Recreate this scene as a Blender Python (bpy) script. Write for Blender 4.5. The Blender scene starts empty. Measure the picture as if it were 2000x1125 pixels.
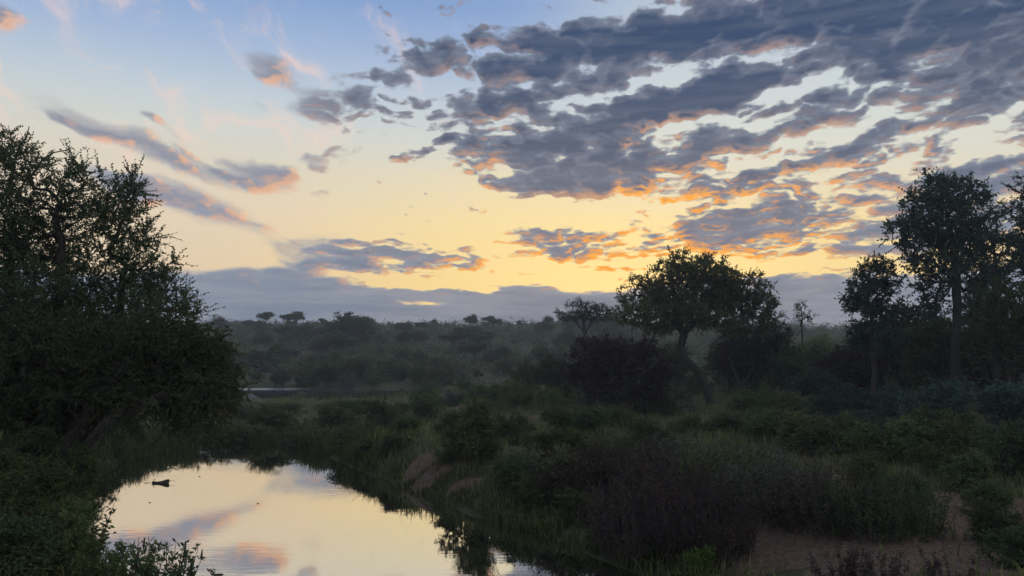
import bpy, math
import numpy as np

# ------------------------------------------------------------------ camera
scene = bpy.context.scene
EYE = 5.5                     # eye height above the lower pool, metres
F_PX = 1540.0                 # focal length in photo pixels (photo is 2000 wide)
HORIZON = 712.0               # photo row of eye level
PITCH = math.atan((HORIZON - 562.5) / F_PX)
cam_data = bpy.data.cameras.new("camera")
cam_data.sensor_width = 36.0
cam_data.lens = 36.0 * F_PX / 2000.0
cam_data.clip_start = 0.1
cam_data.clip_end = 6000.0
cam = bpy.data.objects.new("camera", cam_data)
scene.collection.objects.link(cam)
cam.location = (0.0, 0.0, EYE)
cam.rotation_euler = (math.pi / 2 + PITCH, 0.0, 0.0)
scene.camera = cam

scene.view_settings.view_transform = 'Standard'
scene.view_settings.look = 'None'
scene.view_settings.exposure = 0.0
scene.view_settings.gamma = 1.0
scene.view_settings.use_curve_mapping = False
scene.cycles.use_adaptive_sampling = True
scene.cycles.adaptive_threshold = 0.02
scene.cycles.adaptive_min_samples = 8
scene.cycles.use_denoising = True
scene.cycles.max_bounces = 4
scene.cycles.diffuse_bounces = 2
scene.cycles.glossy_bounces = 2
scene.cycles.transmission_bounces = 2
scene.cycles.transparent_max_bounces = 4
scene.cycles.volume_bounces = 0


def ray(px, py):
    """direction of a photo pixel in world space (y forward, z up)"""
    a, v = (px - 1000.0) / F_PX, (562.5 - py) / F_PX
    c, s = math.cos(PITCH), math.sin(PITCH)
    return np.array([a, c - s * v, s + c * v])


def azel(px, py):
    d = ray(px, py)
    return (math.degrees(math.atan2(d[0], d[1])),
            math.degrees(math.atan2(d[2], math.hypot(d[0], d[1]))))


def lin(r, g, b):
    def f(c):
        c /= 255.0
        return c / 12.92 if c <= 0.04045 else ((c + 0.055) / 1.055) ** 2.4
    return (f(r), f(g), f(b), 1.0)


# ------------------------------------------------------------------ sky
class Nodes:
    """small helper for wiring node trees"""
    def __init__(self, tree):
        self.t = tree

    def add(self, kind, **kw):
        n = self.t.nodes.new(kind)
        for k, v in kw.items():
            setattr(n, k, v)
        return n

    def put(self, sock, val):
        if isinstance(val, bpy.types.NodeSocket):
            self.t.links.new(val, sock)
        else:
            sock.default_value = val

    def m(self, op, a, b=None, c=None, clamp=False):
        n = self.add('ShaderNodeMath', operation=op, use_clamp=clamp)
        self.put(n.inputs[0], a)
        if b is not None:
            self.put(n.inputs[1], b)
        if c is not None:
            self.put(n.inputs[2], c)
        return n.outputs[0]

    def v(self, op, a, b=None, c=None, scale=None):
        n = self.add('ShaderNodeVectorMath', operation=op)
        self.put(n.inputs[0], a)
        if b is not None:
            self.put(n.inputs[1], b)
        if c is not None:
            self.put(n.inputs[2], c)
        if scale is not None:
            self.put(n.inputs['Scale'], scale)
        return n.outputs['Value'] if op in ('LENGTH', 'DISTANCE', 'DOT_PRODUCT') else n.outputs[0]

    def step(self, x, lo, hi, a=0.0, b=1.0):
        n = self.add('ShaderNodeMapRange', interpolation_type='SMOOTHSTEP')
        self.put(n.inputs[0], x)
        n.inputs[1].default_value = lo
        n.inputs[2].default_value = hi
        n.inputs[3].default_value = a
        n.inputs[4].default_value = b
        return n.outputs[0]

    def xyz(self, x, y, z=0.0):
        n = self.add('ShaderNodeCombineXYZ')
        for i, q in enumerate((x, y, z)):
            self.put(n.inputs[i], q)
        return n.outputs[0]

    def sep(self, v):
        n = self.add('ShaderNodeSeparateXYZ')
        self.put(n.inputs[0], v)
        return n.outputs

    def mix(self, f, a, b, mode='MIX'):
        n = self.add('ShaderNodeMix', data_type='RGBA', blend_type=mode)
        self.put(n.inputs[0], f)
        self.put(n.inputs[6], a)
        self.put(n.inputs[7], b)
        return n.outputs[2]

    def noise(self, vec, scale, detail=4.0, rough=0.5, dim='3D', lac=2.0, color=False):
        n = self.add('ShaderNodeTexNoise', noise_dimensions=dim)
        self.put(n.inputs['Vector'], vec)
        n.inputs['Scale'].default_value = scale
        n.inputs['Detail'].default_value = detail
        n.inputs['Roughness'].default_value = rough
        n.inputs['Lacunarity'].default_value = lac
        return n.outputs['Color'] if color else n.outputs['Fac']

    def ramp(self, f, stops, interp='LINEAR'):
        n = self.add('ShaderNodeValToRGB')
        n.color_ramp.interpolation = interp
        e = n.color_ramp.elements
        while len(e) < len(stops):
            e.new(0.5)
        for el, (p, c) in zip(e, stops):
            el.position = p
            el.color = c
        self.put(n.inputs[0], f)
        return n.outputs[0]


# cloud masses: photo x, y of the centre, half width, half height, tilt in degrees, weight
CLOUDS = [
    # wide broken field on the right
    (1650, 60, 950, 280, 6, .72), (1800, 0, 620, 150, 0, 1.0), (1500, 40, 520, 90, 4, .35), (2100, 60, 500, 160, 0, .5),
    (1640, 310, 680, 260, 6, .62), (1720, 430, 400, 100, 6, .75), (1150, 230, 420, 190, 0, .22), (720, 160, 200, 120, 10, .25), (1950, 190, 260, 120, 8, .25),
    # rows of the main field
    (1080, 92, 310, 60, 3, 1.6), (1400, 55, 240, 60, 6, .5), (1030, 175, 230, 50, 10, .85), (880, 15, 70, 40, 0, .5),
    (960, 215, 120, 75, 20, .6), (1200, 228, 360, 42, 11, 1.15), (1380, 180, 130, 48, 8, .9),
    (1110, 328, 260, 62, -5, 1.25), (1080, 362, 200, 24, -3, .5), (1370, 292, 150, 36, 8, .7),
    (720, 180, 170, 55, 18, .55), (640, 195, 80, 50, 0, .5), (765, 150, 90, 40, 25, .5), (530, 125, 75, 36, -10, .75),
    (540, 158, 60, 15, -10, .4), (760, 228, 70, 18, -5, .5), (690, 262, 90, 13, -5, .5),
    (1640, 205, 90, 30, 12, .6), (1580, 240, 120, 20, 5, .4), (1750, 260, 110, 22, 0, .6),
    (1900, 205, 140, 32, 5, .5), (1640, 300, 130, 20, 4, .6), (1520, 345, 150, 30, 10, .5),
    (1930, 335, 220, 50, 6, .9), (1880, 420, 220, 60, 4, .5), (1420, 372, 150, 24, 8, .6), (1400, 445, 190, 50, 4, 1.2),
    (1560, 400, 140, 40, 10, .5), (1660, 490, 150, 28, 6, .7),
    # middle bars near the horizon
    (1095, 472, 140, 38, -4, 1.6), (760, 502, 240, 40, -2, 1.7), (640, 522, 130, 18, 3, .9),
    (1230, 515, 150, 18, -3, .7), (450, 511, 80, 6, 0, .6), (1000, 452, 60, 10, 5, .4),
    # feathered streaks on the left
    (262, 278, 250, 30, -19, 1.5), (110, 240, 130, 22, -8, .7), (370, 398, 200, 40, -14, 1.25), (250, 362, 150, 26, -12, .6), (505, 338, 105, 34, -14, 1.3),
    (335, 270, 80, 15, -33, .8), (280, 228, 30, 22, 0, .7), (612, 320, 50, 20, 0, 1.1), (678, 297, 56, 18, 0, .9), (450, 345, 60, 14, -20, .5),
    (765, 322, 44, 14, 20, .8), (835, 293, 70, 20, 22, 1.0), (632, 385, 40, 15, 18, .6), (932, 409, 38, 10, -3, .8),
    (885, 365, 70, 9, 0, .5), (10, 32, 44, 40, 0, .7), (190, 50, 70, 36, 0, .45), (310, 103, 80, 12, 0, .45), (505, 210, 44, 18, -25, .6),
    (760, 42, 32, 11, 15, .7), (215, 165, 30, 60, 20, .3),
    # clear windows
    (1440, 130, 130, 34, 14, -.7), (1320, 150, 110, 36, 20, -.7), (1010, 268, 190, 20, 12, -.6), (1530, 185, 150, 22, 14, -.6), (1580, 92, 90, 12, 8, -.6),
    (1120, 415, 190, 30, 0, -.5), (1660, 262, 220, 20, 4, -.5), (1530, 235, 160, 22, 8, -.35), (1850, 310, 160, 16, 4, -.5),
    (1330, 245, 100, 14, 8, -.35), (1480, 325, 130, 16, 8, -.35),
    (840, 562, 160, 14, -2, -1.4), (838, 597, 60, 5, -2, -1.4), (960, 545, 90, 9, -3, -1.2), (1450, 515, 300, 16, -2, -1.2),
]


def build_sky():
    world = bpy.data.worlds.new("World")
    scene.world = world
    world.use_nodes = True
    t = world.node_tree
    t.nodes.clear()

    # --- cloud thickness as a function of (azimuth, elevation) in degrees
    g = bpy.data.node_groups.new("cloud_thickness", 'ShaderNodeTree')
    g.interface.new_socket("P", in_out='INPUT', socket_type='NodeSocketVector')
    g.interface.new_socket("D", in_out='OUTPUT', socket_type='NodeSocketFloat')
    N = Nodes(g)
    gi, go = N.add('NodeGroupInput'), N.add('NodeGroupOutput')
    P = gi.outputs[0]
    w1 = N.v('SUBTRACT', N.noise(P, .22, 3, .55, '2D', color=True), (.5, .5, .5))
    Pw = N.v('MULTIPLY_ADD', w1, (3.6, 1.6, 0), P)
    acc = None
    sw = N.sep(Pw)
    quad = N.xyz(N.m('MULTIPLY', sw[0], sw[0]), N.m('MULTIPLY', sw[0], sw[1]), N.m('MULTIPLY', sw[1], sw[1]))
    line = N.xyz(sw[0], sw[1], 1.0)
    for px, py, rx, ry, tilt, wgt in CLOUDS:
        # each mass is a soft ellipse: weight * max(0, 1 - q(az, el))
        a, e = azel(px, py)
        hx = 1.12 * rx * (azel(px + 40, py)[0] - a) / 40
        hy = 1.12 * ry * (azel(px, py - 40)[1] - e) / 40
        c, sn = math.cos(math.radians(tilt)), math.sin(math.radians(tilt))
        A = (c / hx) ** 2 + (sn / hy) ** 2
        B = 2 * c * sn * (1 / hx ** 2 - 1 / hy ** 2)
        C = (sn / hx) ** 2 + (c / hy) ** 2
        q2 = N.v('DOT_PRODUCT', quad, (-A, -B, -C))
        q1 = N.v('DOT_PRODUCT', line, (2 * A * a + B * e, 2 * C * e + B * a, 1 - (A * a * a + B * a * e + C * e * e)))
        acc = N.m('MULTIPLY_ADD', N.m('MAXIMUM', N.m('ADD', q1, q2), 0.0), wgt, acc if acc is not None else 0.0)
    s = N.sep(P)
    az, el = s[0], s[1]
    elc = N.m('MAXIMUM', el, 0.0)
    # billow texture flattened towards the horizon, rows rising to the right
    qx = N.m('MULTIPLY', az, N.m('DIVIDE', 23.0, N.m('ADD', elc, 42.0)))
    qy = N.m('MULTIPLY_ADD', N.m('LOGARITHM', N.m('ADD', elc, 6.0), math.e), 24.0, N.m('MULTIPLY', az, -.02))
    Q = N.xyz(qx, qy)
    n1 = N.noise(Q, .80, 6, .68, '2D')
    vo = N.add('ShaderNodeTexVoronoi', voronoi_dimensions='2D', feature='F1')
    N.put(vo.inputs['Vector'], N.v('MULTIPLY_ADD', w1, (2.4, 2.4, 0), Q))
    vo.inputs['Scale'].default_value = 1.0
    vo.inputs['Detail'].default_value = 1.0
    vo.inputs['Roughness'].default_value = .5
    puff = N.m('SUBTRACT', .40, vo.outputs['Distance'])
    n2 = N.noise(N.v('ADD', Q, (31.7, 11.3, 0)), .16, 2, .5, '2D')
    # left of the view the cloud is combed into long soft streaks
    st = N.add('ShaderNodeMapping', vector_type='TEXTURE')
    N.put(st.inputs['Vector'], Pw)
    st.inputs['Rotation'].default_value = (0, 0, math.radians(-17))
    st.inputs['Scale'].default_value = (5.0, 1.0, 1)
    n3 = N.noise(st.outputs[0], .55, 4, .5, '2D')
    soft = N.step(az, -18, -9)
    fine = N.m('SUBTRACT', n1, .5)
    tex = N.m('MULTIPLY', N.m('ADD', N.m('MULTIPLY', fine, 2.6), N.m('MULTIPLY', puff, 1.4)), soft)
    left = N.m('ADD', N.m('MULTIPLY', N.m('SUBTRACT', n3, .5), 1.5), N.m('MULTIPLY', fine, .5))
    tex = N.m('MULTIPLY_ADD', left, N.m('SUBTRACT', 1.0, soft), tex)
    # a flat grey bank lies along the whole horizon
    bank = N.m('MULTIPLY_ADD', N.m('SUBTRACT', n2, .5), 3.2, N.m('MULTIPLY_ADD', N.m('SUBTRACT', n1, .5), .9, el))
    bank = N.step(bank, 5.0, 6.5, 1.8, 0.0)
    cov = N.m('ADD', acc, bank)
    # sky outside the placed masses carries the same broken cloud, thinner
    d = N.m('MULTIPLY_ADD', tex, N.step(el, 4.0, 7.0, .35, 1.0), cov)
    d = N.m('MULTIPLY_ADD', N.m('SUBTRACT', n2, .5), .8, d)
    d = N.m('SUBTRACT', d, .40)
    N.put(go.inputs[0], d)

    # --- world
    N = Nodes(t)
    tc = N.add('ShaderNodeTexCoord')
    D = N.v('NORMALIZE', tc.outputs['Generated'])
    s = N.sep(D)
    az = N.m('DEGREES', N.m('ARCTAN2', s[0], s[1]))
    el = N.m('DEGREES', N.m('ARCSINE', s[2]))
    P = N.xyz(az, el)
    sa, se = azel(1255, 640)
    S = (sa, se, 0)
    toS = N.v('SUBTRACT', S, P)
    dist = N.v('LENGTH', N.v('MULTIPLY', toS, (.55, 1.0, 0)))
    dist0 = N.v('LENGTH', toS)
    shift = N.v('SCALE', N.v('NORMALIZE', toS), scale=.5)

    def dens(vec):
        n = N.add('ShaderNodeGroup')
        n.node_tree = g
        N.put(n.inputs[0], vec)
        return n.outputs[0]
    d1 = dens(P)
    d2 = dens(N.v('ADD', P, shift))

    nish = N.add('ShaderNodeTexSky', sky_type='NISHITA')
    nish.sun_disc = False
    nish.sun_elevation = math.radians(SUN_EL)
    nish.sun_rotation = math.radians(SUN_AZ)
    nish.air_density = 1.0
    nish.dust_density = 1.5
    clear = N.ramp(N.m('DIVIDE', el, 60.0, clamp=True), [
        (0.0, lin(240, 200, 140)), (.10, lin(248, 216, 150)), (.17, lin(248, 224, 172)), (.22, lin(234, 224, 192)), (.27, lin(214, 220, 214)),
        (.31, lin(196, 210, 222)), (.36, lin(168, 190, 222)), (.42, lin(134, 166, 214)), (.55, lin(136, 168, 214)), (1.0, lin(140, 168, 212))])
    # yellow glow hugging the hidden sun, cooler sky away from it
    glow = N.step(dist, 2.0, 16.0, 1.0, 0.0)
    clear = N.mix(N.m('MULTIPLY', glow, .78), clear, lin(255, 234, 158))
    far = N.step(dist0, 14.0, 34.0)
    clear = N.mix(N.m('MULTIPLY', N.m('MULTIPLY', far, N.step(el, 11.0, 19.0, 1.0, 0.0)), .45), clear, lin(216, 204, 206))
    clear = N.mix(N.m('MULTIPLY', N.step(dist0, 35.0, 110.0), .6), clear, lin(138, 160, 200))
    veil = N.m('MULTIPLY', N.step(az, -2, 12), N.step(el, 9.0, 15.0))
    clear = N.mix(N.m('MULTIPLY', veil, .5), clear, lin(222, 228, 222))
    nmix = N.v('SCALE', nish.outputs[0], scale=.10)
    clear = N.mix(.15, clear, nmix)

    body = N.ramp(N.m('DIVIDE', el, 40.0, clamp=True), [
        (0.0, lin(112, 126, 146)), (.14, lin(122, 134, 152)), (.27, lin(106, 114, 132)), (.40, lin(84, 94, 114)),
        (.55, lin(58, 76, 106)), (1.0, lin(60, 80, 112))])
    body = N.mix(N.m('MULTIPLY', N.step(az, -18, -9, .40, 0.0), N.step(el, 6.5, 9.0)), body, lin(172, 170, 180))
    thick = N.step(d1, .1, 1.5)
    body = N.mix(thick, N.mix(.36, body, lin(172, 178, 190)), body)
    body = N.mix(N.m('MULTIPLY', N.step(dist, 3, 16, 1, 0), .22), body, lin(150, 120, 100))
    # faint layers inside the low bank
    lay = N.noise(N.v('MULTIPLY', P, (.10, 1.1, 0)), 1.0, 4, .6, '2D')
    body = N.mix(N.m('MULTIPLY', N.step(lay, .35, .68), N.step(el, 6.0, 9.0, .38, .10)), body, lin(168, 166, 172))
    lit = N.m('MULTIPLY', N.m('SUBTRACT', d1, d2), N.step(az, -18, -9, 4.5, 1.6), clamp=True)
    lit = N.m('MULTIPLY', lit, N.step(dist, 5.0, 13.0, 1.6, 1.0), clamp=True)
    lit = N.m('MULTIPLY', lit, N.step(d1, .5, 1.5, 1.0, 0.0))
    west = N.step(az, -18, -9, 1.0, 0.0)
    lit = N.m('MULTIPLY', lit, N.m('MAXIMUM', N.step(dist0, 8.0, 28.0, 1.0, .40), N.m('MULTIPLY', west, .7)))
    lit = N.m('MULTIPLY', lit, N.step(el, 3.5, 7.0))
    lit = N.m('MULTIPLY', lit, N.m('MAXIMUM', west, N.step(el, 13.0, 18.5, 1.0, .42)))
    patch = N.step(N.noise(P, .13, 2, .5, '2D'), .36, .60, .12, 1.0)
    lit = N.m('MULTIPLY', lit, N.m('MAXIMUM', N.m('MAXIMUM', patch, west), N.step(dist, 6.0, 13.0, .95, 0.0)))
    litcol = N.ramp(N.m('DIVIDE', dist, 26.0, clamp=True), [
        (0.0, lin(255, 160, 30)), (.35, lin(255, 170, 56)), (.55, lin(252, 180, 112)), (1.0, lin(246, 188, 148))])
    col = N.mix(lit, body, litcol)
    softness = N.step(az, -18, -9, .85, .58)
    alpha = N.m('MULTIPLY', N.m('DIVIDE', N.m('ADD', d1, .06), softness, clamp=True), .97)
    alpha = N.step(alpha, 0.0, 1.0)
    # thin peach wisps high up, away from the thick field
    ws = N.add('ShaderNodeMapping', vector_type='TEXTURE')
    N.put(ws.inputs['Vector'], N.v('MULTIPLY_ADD', N.noise(P, .2, 2, .5, '2D', color=True), (5, 5, 0), P))
    ws.inputs['Rotation'].default_value = (0, 0, math.radians(-28))
    ws.inputs['Scale'].default_value = (2.4, 1.0, 1)
    wn = N.noise(ws.outputs[0], .30, 6, .62, '2D')
    wisp = N.m('MULTIPLY', N.step(wn, .50, .78), N.m('MULTIPLY', N.step(el, 8.0, 15.0), N.step(az, 4, -8)))
    clear = N.mix(N.m('MULTIPLY', wisp, .62), clear, lin(240, 206, 190))
    sky = N.mix(alpha, clear, col)
    # below the horizon: plain dark earth haze
    sky = N.mix(N.step(el, -3.0, 0.0), lin(60, 62, 64), sky)
    bg = N.add('ShaderNodeBackground')
    N.put(bg.inputs['Color'], sky)
    bg.inputs['Strength'].default_value = 1.1
    out = N.add('ShaderNodeOutputWorld')
    t.links.new(bg.outputs[0], out.inputs['Surface'])
    world.cycles.sampling_method = 'MANUAL'
    world.cycles.sample_map_resolution = 256


SUN_AZ, SUN_EL = azel(1255, 640)[0], 1.5
build_sky()

sun_data = bpy.data.lights.new("sun", 'SUN')
sun_data.energy = 0.5
sun_data.angle = math.radians(12)
sun_data.color = (1.0, .66, .40)
sun = bpy.data.objects.new("sun", sun_data)
scene.collection.objects.link(sun)
sun.location = (20, 200, 60)
sun.rotation_euler = (math.radians(90 - 3.0), 0, math.radians(180 - SUN_AZ))

# ------------------------------------------------------------------ helpers
rng = np.random.default_rng(11)
COL = scene.collection


def sstep(a, b, x):
    t = np.clip((x - a) / (b - a), 0, 1)
    return t * t * (3 - 2 * t)


def mesh_np(name, verts, faces, mats, smooth=False, face_mat=None):
    """verts (N,3); faces: list of (M,k) index arrays"""
    me = bpy.data.meshes.new(name)
    verts = np.asarray(verts, dtype=np.float32)
    faces = [np.asarray(f, dtype=np.int32) for f in faces if len(f)]
    me.vertices.add(len(verts))
    me.vertices.foreach_set("co", verts.ravel())
    loops = np.concatenate([f.ravel() for f in faces])
    sizes = np.concatenate([np.full(len(f), f.shape[1], np.int32) for f in faces])
    starts = np.concatenate([[0], np.cumsum(sizes)[:-1]]).astype(np.int32)
    me.loops.add(len(loops))
    me.loops.foreach_set("vertex_index", loops)
    me.polygons.add(len(sizes))
    me.polygons.foreach_set("loop_start", starts)
    me.polygons.foreach_set("loop_total", sizes)
    if smooth:
        me.polygons.foreach_set("use_smooth", np.ones(len(sizes), dtype=bool))
    if face_mat is not None:
        me.polygons.foreach_set("material_index", np.asarray(face_mat, np.int32))
    for m in (mats if isinstance(mats, (list, tuple)) else [mats]):
        me.materials.append(m)
    me.update(calc_edges=True)
    return me


class Geo:
    """collects vertices and faces of one mesh"""
    def __init__(self):
        self.v, self.f, self.n = [], {}, 0

    def add(self, verts, *faces):
        verts = np.asarray(verts, float).reshape(-1, 3)
        for f in faces:
            f = np.asarray(f, int)
            self.f.setdefault(f.shape[1], []).append(f + self.n)
        self.v.append(verts)
        self.n += len(verts)

    def mesh(self, name, mat, smooth=False):
        return mesh_np(name, np.concatenate(self.v), [np.concatenate(x) for x in self.f.values()], mat, smooth)


def link(name, me, parent=None, **props):
    o = bpy.data.objects.new(name, me)
    COL.objects.link(o)
    o.parent = parent
    for k, v in props.items():
        o[k] = v
    return o


def thing(name, label, category, loc=(0, 0, 0), group=None, rz=0.0, scale=1.0):
    o = bpy.data.objects.new(name, None)
    COL.objects.link(o)
    o.empty_display_size = .3
    o.location = loc
    o.rotation_euler = (0, 0, rz)
    o.scale = (scale,) * 3 if np.isscalar(scale) else scale
    o["label"], o["category"] = label, category
    if group:
        o["group"] = group
    return o


def unit(a):
    return a / np.maximum(np.linalg.norm(a, axis=-1, keepdims=True), 1e-9)


def new_mat(name):
    m = bpy.data.materials.new(name)
    m.use_nodes = True
    m.node_tree.nodes.clear()
    N = Nodes(m.node_tree)
    out = N.add('ShaderNodeOutputMaterial')
    return m, N, out


def leaf_material(name, dark, light, trans=.36):
    m, N, out = new_mat(name)
    geo = N.add('ShaderNodeNewGeometry')
    info = N.add('ShaderNodeObjectInfo')
    c = N.mix(geo.outputs['Random Per Island'], (*dark, 1), (*light, 1))
    hs = N.add('ShaderNodeHueSaturation')
    N.put(hs.inputs['Hue'], N.m('MULTIPLY_ADD', info.outputs['Random'], .05, .475))
    N.put(hs.inputs['Value'], N.m('MULTIPLY_ADD', info.outputs['Random'], .5, .75))
    N.put(hs.inputs['Color'], c)
    d = N.add('ShaderNodeBsdfDiffuse')
    t = N.add('ShaderNodeBsdfTranslucent')
    N.put(d.inputs['Color'], hs.outputs[0])
    N.put(t.inputs['Color'], hs.outputs[0])
    mx = N.add('ShaderNodeMixShader')
    mx.inputs[0].default_value = trans
    N.t.links.new(d.outputs[0], mx.inputs[1])
    N.t.links.new(t.outputs[0], mx.inputs[2])
    N.t.links.new(mx.outputs[0], out.inputs['Surface'])
    return m


def rough_material(name, c1, c2, scale, bump=.3, rough=.9, detail=5):
    m, N, out = new_mat(name)
    tc = N.add('ShaderNodeTexCoord')
    n = N.noise(tc.outputs['Object'], scale, detail, .65)
    p = N.add('ShaderNodeBsdfPrincipled')
    N.put(p.inputs['Base Color'], N.mix(N.step(n, .3, .7), (*c1, 1), (*c2, 1)))
    p.inputs['Roughness'].default_value = rough
    p.inputs['Specular IOR Level'].default_value = .25
    b = N.add('ShaderNodeBump')
    b.inputs['Strength'].default_value = bump
    b.inputs['Distance'].default_value = .05
    N.put(b.inputs['Height'], n)
    N.t.links.new(b.outputs[0], p.inputs['Normal'])
    N.t.links.new(p.outputs[0], out.inputs['Surface'])
    return m


# ------------------------------------------------------------------ terrain
def on_level(px, py, z):
    d = ray(px, py)
    return d * ((z - EYE) / d[2]) + np.array([0, 0, EYE])


POOL = [(-4.4, 13.2), (-8.4, 17.5), (-11.6, 22), (-15.2, 28), (-19.4, 37), (-22, 43), (-22.4, 49)]
POOL += [tuple(on_level(x, y, 0)[:2]) for x, y in
         ((400, 868), (480, 864), (560, 868), (640, 886), (700, 915), (790, 952), (880, 985), (960, 1014), (1080, 1054),
          (1200, 1096), (1340, 1165), (1500, 1300))]
POOL += [(5.5, 10), (7, -30), (-9, -30), (-3.2, 9), (-3.3, 11.2)]
POOL = np.array(POOL)


def pool_distance(x, y):
    """signed distance to the lower pool's shoreline, positive on land"""
    p = np.stack([x, y], -1)
    best = np.full(x.shape, 1e9)
    inside = np.zeros(x.shape, bool)
    for a, b in zip(POOL, np.roll(POOL, -1, 0)):
        ab = b - a
        t = np.clip(((p - a) @ ab) / (ab @ ab), 0, 1)
        best = np.minimum(best, np.hypot(*np.moveaxis(p - (a + t[..., None] * ab), -1, 0)))
        with np.errstate(divide='ignore', invalid='ignore'):
            cr = ((a[1] > p[..., 1]) != (b[1] > p[..., 1])) & (p[..., 0] < (b[0] - a[0]) * (p[..., 1] - a[1]) / (b[1] - a[1] + 1e-12) + a[0])
        inside ^= cr
    return np.where(inside, -best, best)


def lumps(x, y, s, seed=0):
    """cheap smooth relief, roughly -1..1"""
    r = np.random.default_rng(77 + seed)
    out = 0
    for k in range(5):
        a, ph = r.uniform(0, 2 * math.pi), r.uniform(0, 6.28, 2)
        f = s * (1.0 + .55 * k)
        out = out + (math.cos(a) * 0 + 1) * np.sin((x * math.cos(a) + y * math.sin(a)) * f + ph[0]) * np.cos((-x * math.sin(a) + y * math.cos(a)) * f * .83 + ph[1]) / (1 + .45 * k)
    return out / 2.2


def height(x, y):
    x, y = np.asarray(x, float), np.asarray(y, float)
    sd = pool_distance(x, y) + .5 * lumps(x, y, .5, 3)
    left = sstep(-4, -12, x) * sstep(50, 34, y)
    top = 1.35 + 1.75 * left + .75 * sstep(8, 40, x) * sstep(15, 45, y)
    isle = sstep(-2, -8, x) * sstep(46, 56, y) * sstep(104, 96, y)
    top = top - .75 * isle
    top = top + (.35 - .25 * isle) * lumps(x, y, .11) + .16 * lumps(x, y, .42, 1) + .05 * lumps(x, y, 1.6, 2)
    # ground steps down behind the island to the foot of the weir
    low = sstep(98, 108, y) * sstep(150, 140, y) * sstep(-8, -22, x)
    top = top * (1 - low) + (-.05 + .12 * lumps(x, y, .5, 4)) * low
    up = sstep(131.4, 132.2, y) * sstep(147, 141, y) * sstep(-9, -15, x)
    top = np.where(up > 0, top * (1 - up) + .6 * up, top)
    hill = np.interp(y, [0, 138, 150, 200, 350, 420, 700, 5000], [0, 0, .3, 4.8, 20.9, 22.4, 23, 12])
    side = np.interp(x, [-400, -150, 60, 200, 900], [1.0, 1.0, 1.0, .85, .8])
    top = top + hill * side + hill * .05 * lumps(x, y, .03, 5)
    w = 2.6 + 5.0 * sstep(-4, 3, x) + 4.0 * sstep(45, 60, y) * (1 - left)
    t = np.clip(sd / w, 0, 1)
    bank = 1 - (1 - t) ** 2.2
    return np.where(sd > 0, top * bank, np.maximum(sd * .35, -1.2))


def ground_hit(px, py, tmax=900):
    d = ray(px, py)
    ts = np.concatenate([np.arange(9, 60, .1), np.arange(60, 200, .4), np.arange(200, tmax, 2.0)])
    p = np.array([0, 0, EYE]) + ts[:, None] * d
    below = p[:, 2] < height(p[:, 0], p[:, 1])
    i = int(np.argmax(below)) if below.any() else len(ts) - 1
    q = p[i]
    return np.array([q[0], q[1], float(height(q[0], q[1]))])


def at_depth(px, py, depth):
    d = ray(px, py)
    return np.array([0, 0, EYE]) + d * (depth / d[1])


# ------------------------------------------------------------------ ground and water
SAND = [  # bare patches: photo x, y, half width px, half height px
    (835, 892, 46, 9), (860, 926, 60, 11), (820, 948, 40, 9), (905, 945, 36, 9), (1025, 815, 48, 8), (1560, 898, 80, 14), (1690, 950, 80, 22),
    (1880, 985, 110, 24), (1560, 1075, 180, 40), (1700, 1110, 120, 30), (1860, 1085, 150, 46), (1960, 1030, 130, 40), (860, 800, 70, 10),
    (1500, 1040, 100, 24), (1280, 850, 50, 10), (490, 800, 60, 8), (610, 690, 60, 6),
]


def sand_mask(x, y):
    s = np.zeros_like(x)
    for px, py, rx, ry in SAND:
        c = ground_hit(px, py)
        e = ground_hit(px, py - ry)
        dist = np.hypot(c[0], c[1])
        rxm = rx / F_PX * dist
        rym = min(max(abs(e[1] - c[1]), .6 * rxm * .5), 2.2 * rxm)
        q = ((x - c[0]) / rxm) ** 2 + ((y - c[1]) / rym) ** 2
        s = np.maximum(s, sstep(1.5, .35, q + .35 * lumps(x, y, 1.1, 9)))
    return s


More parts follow.
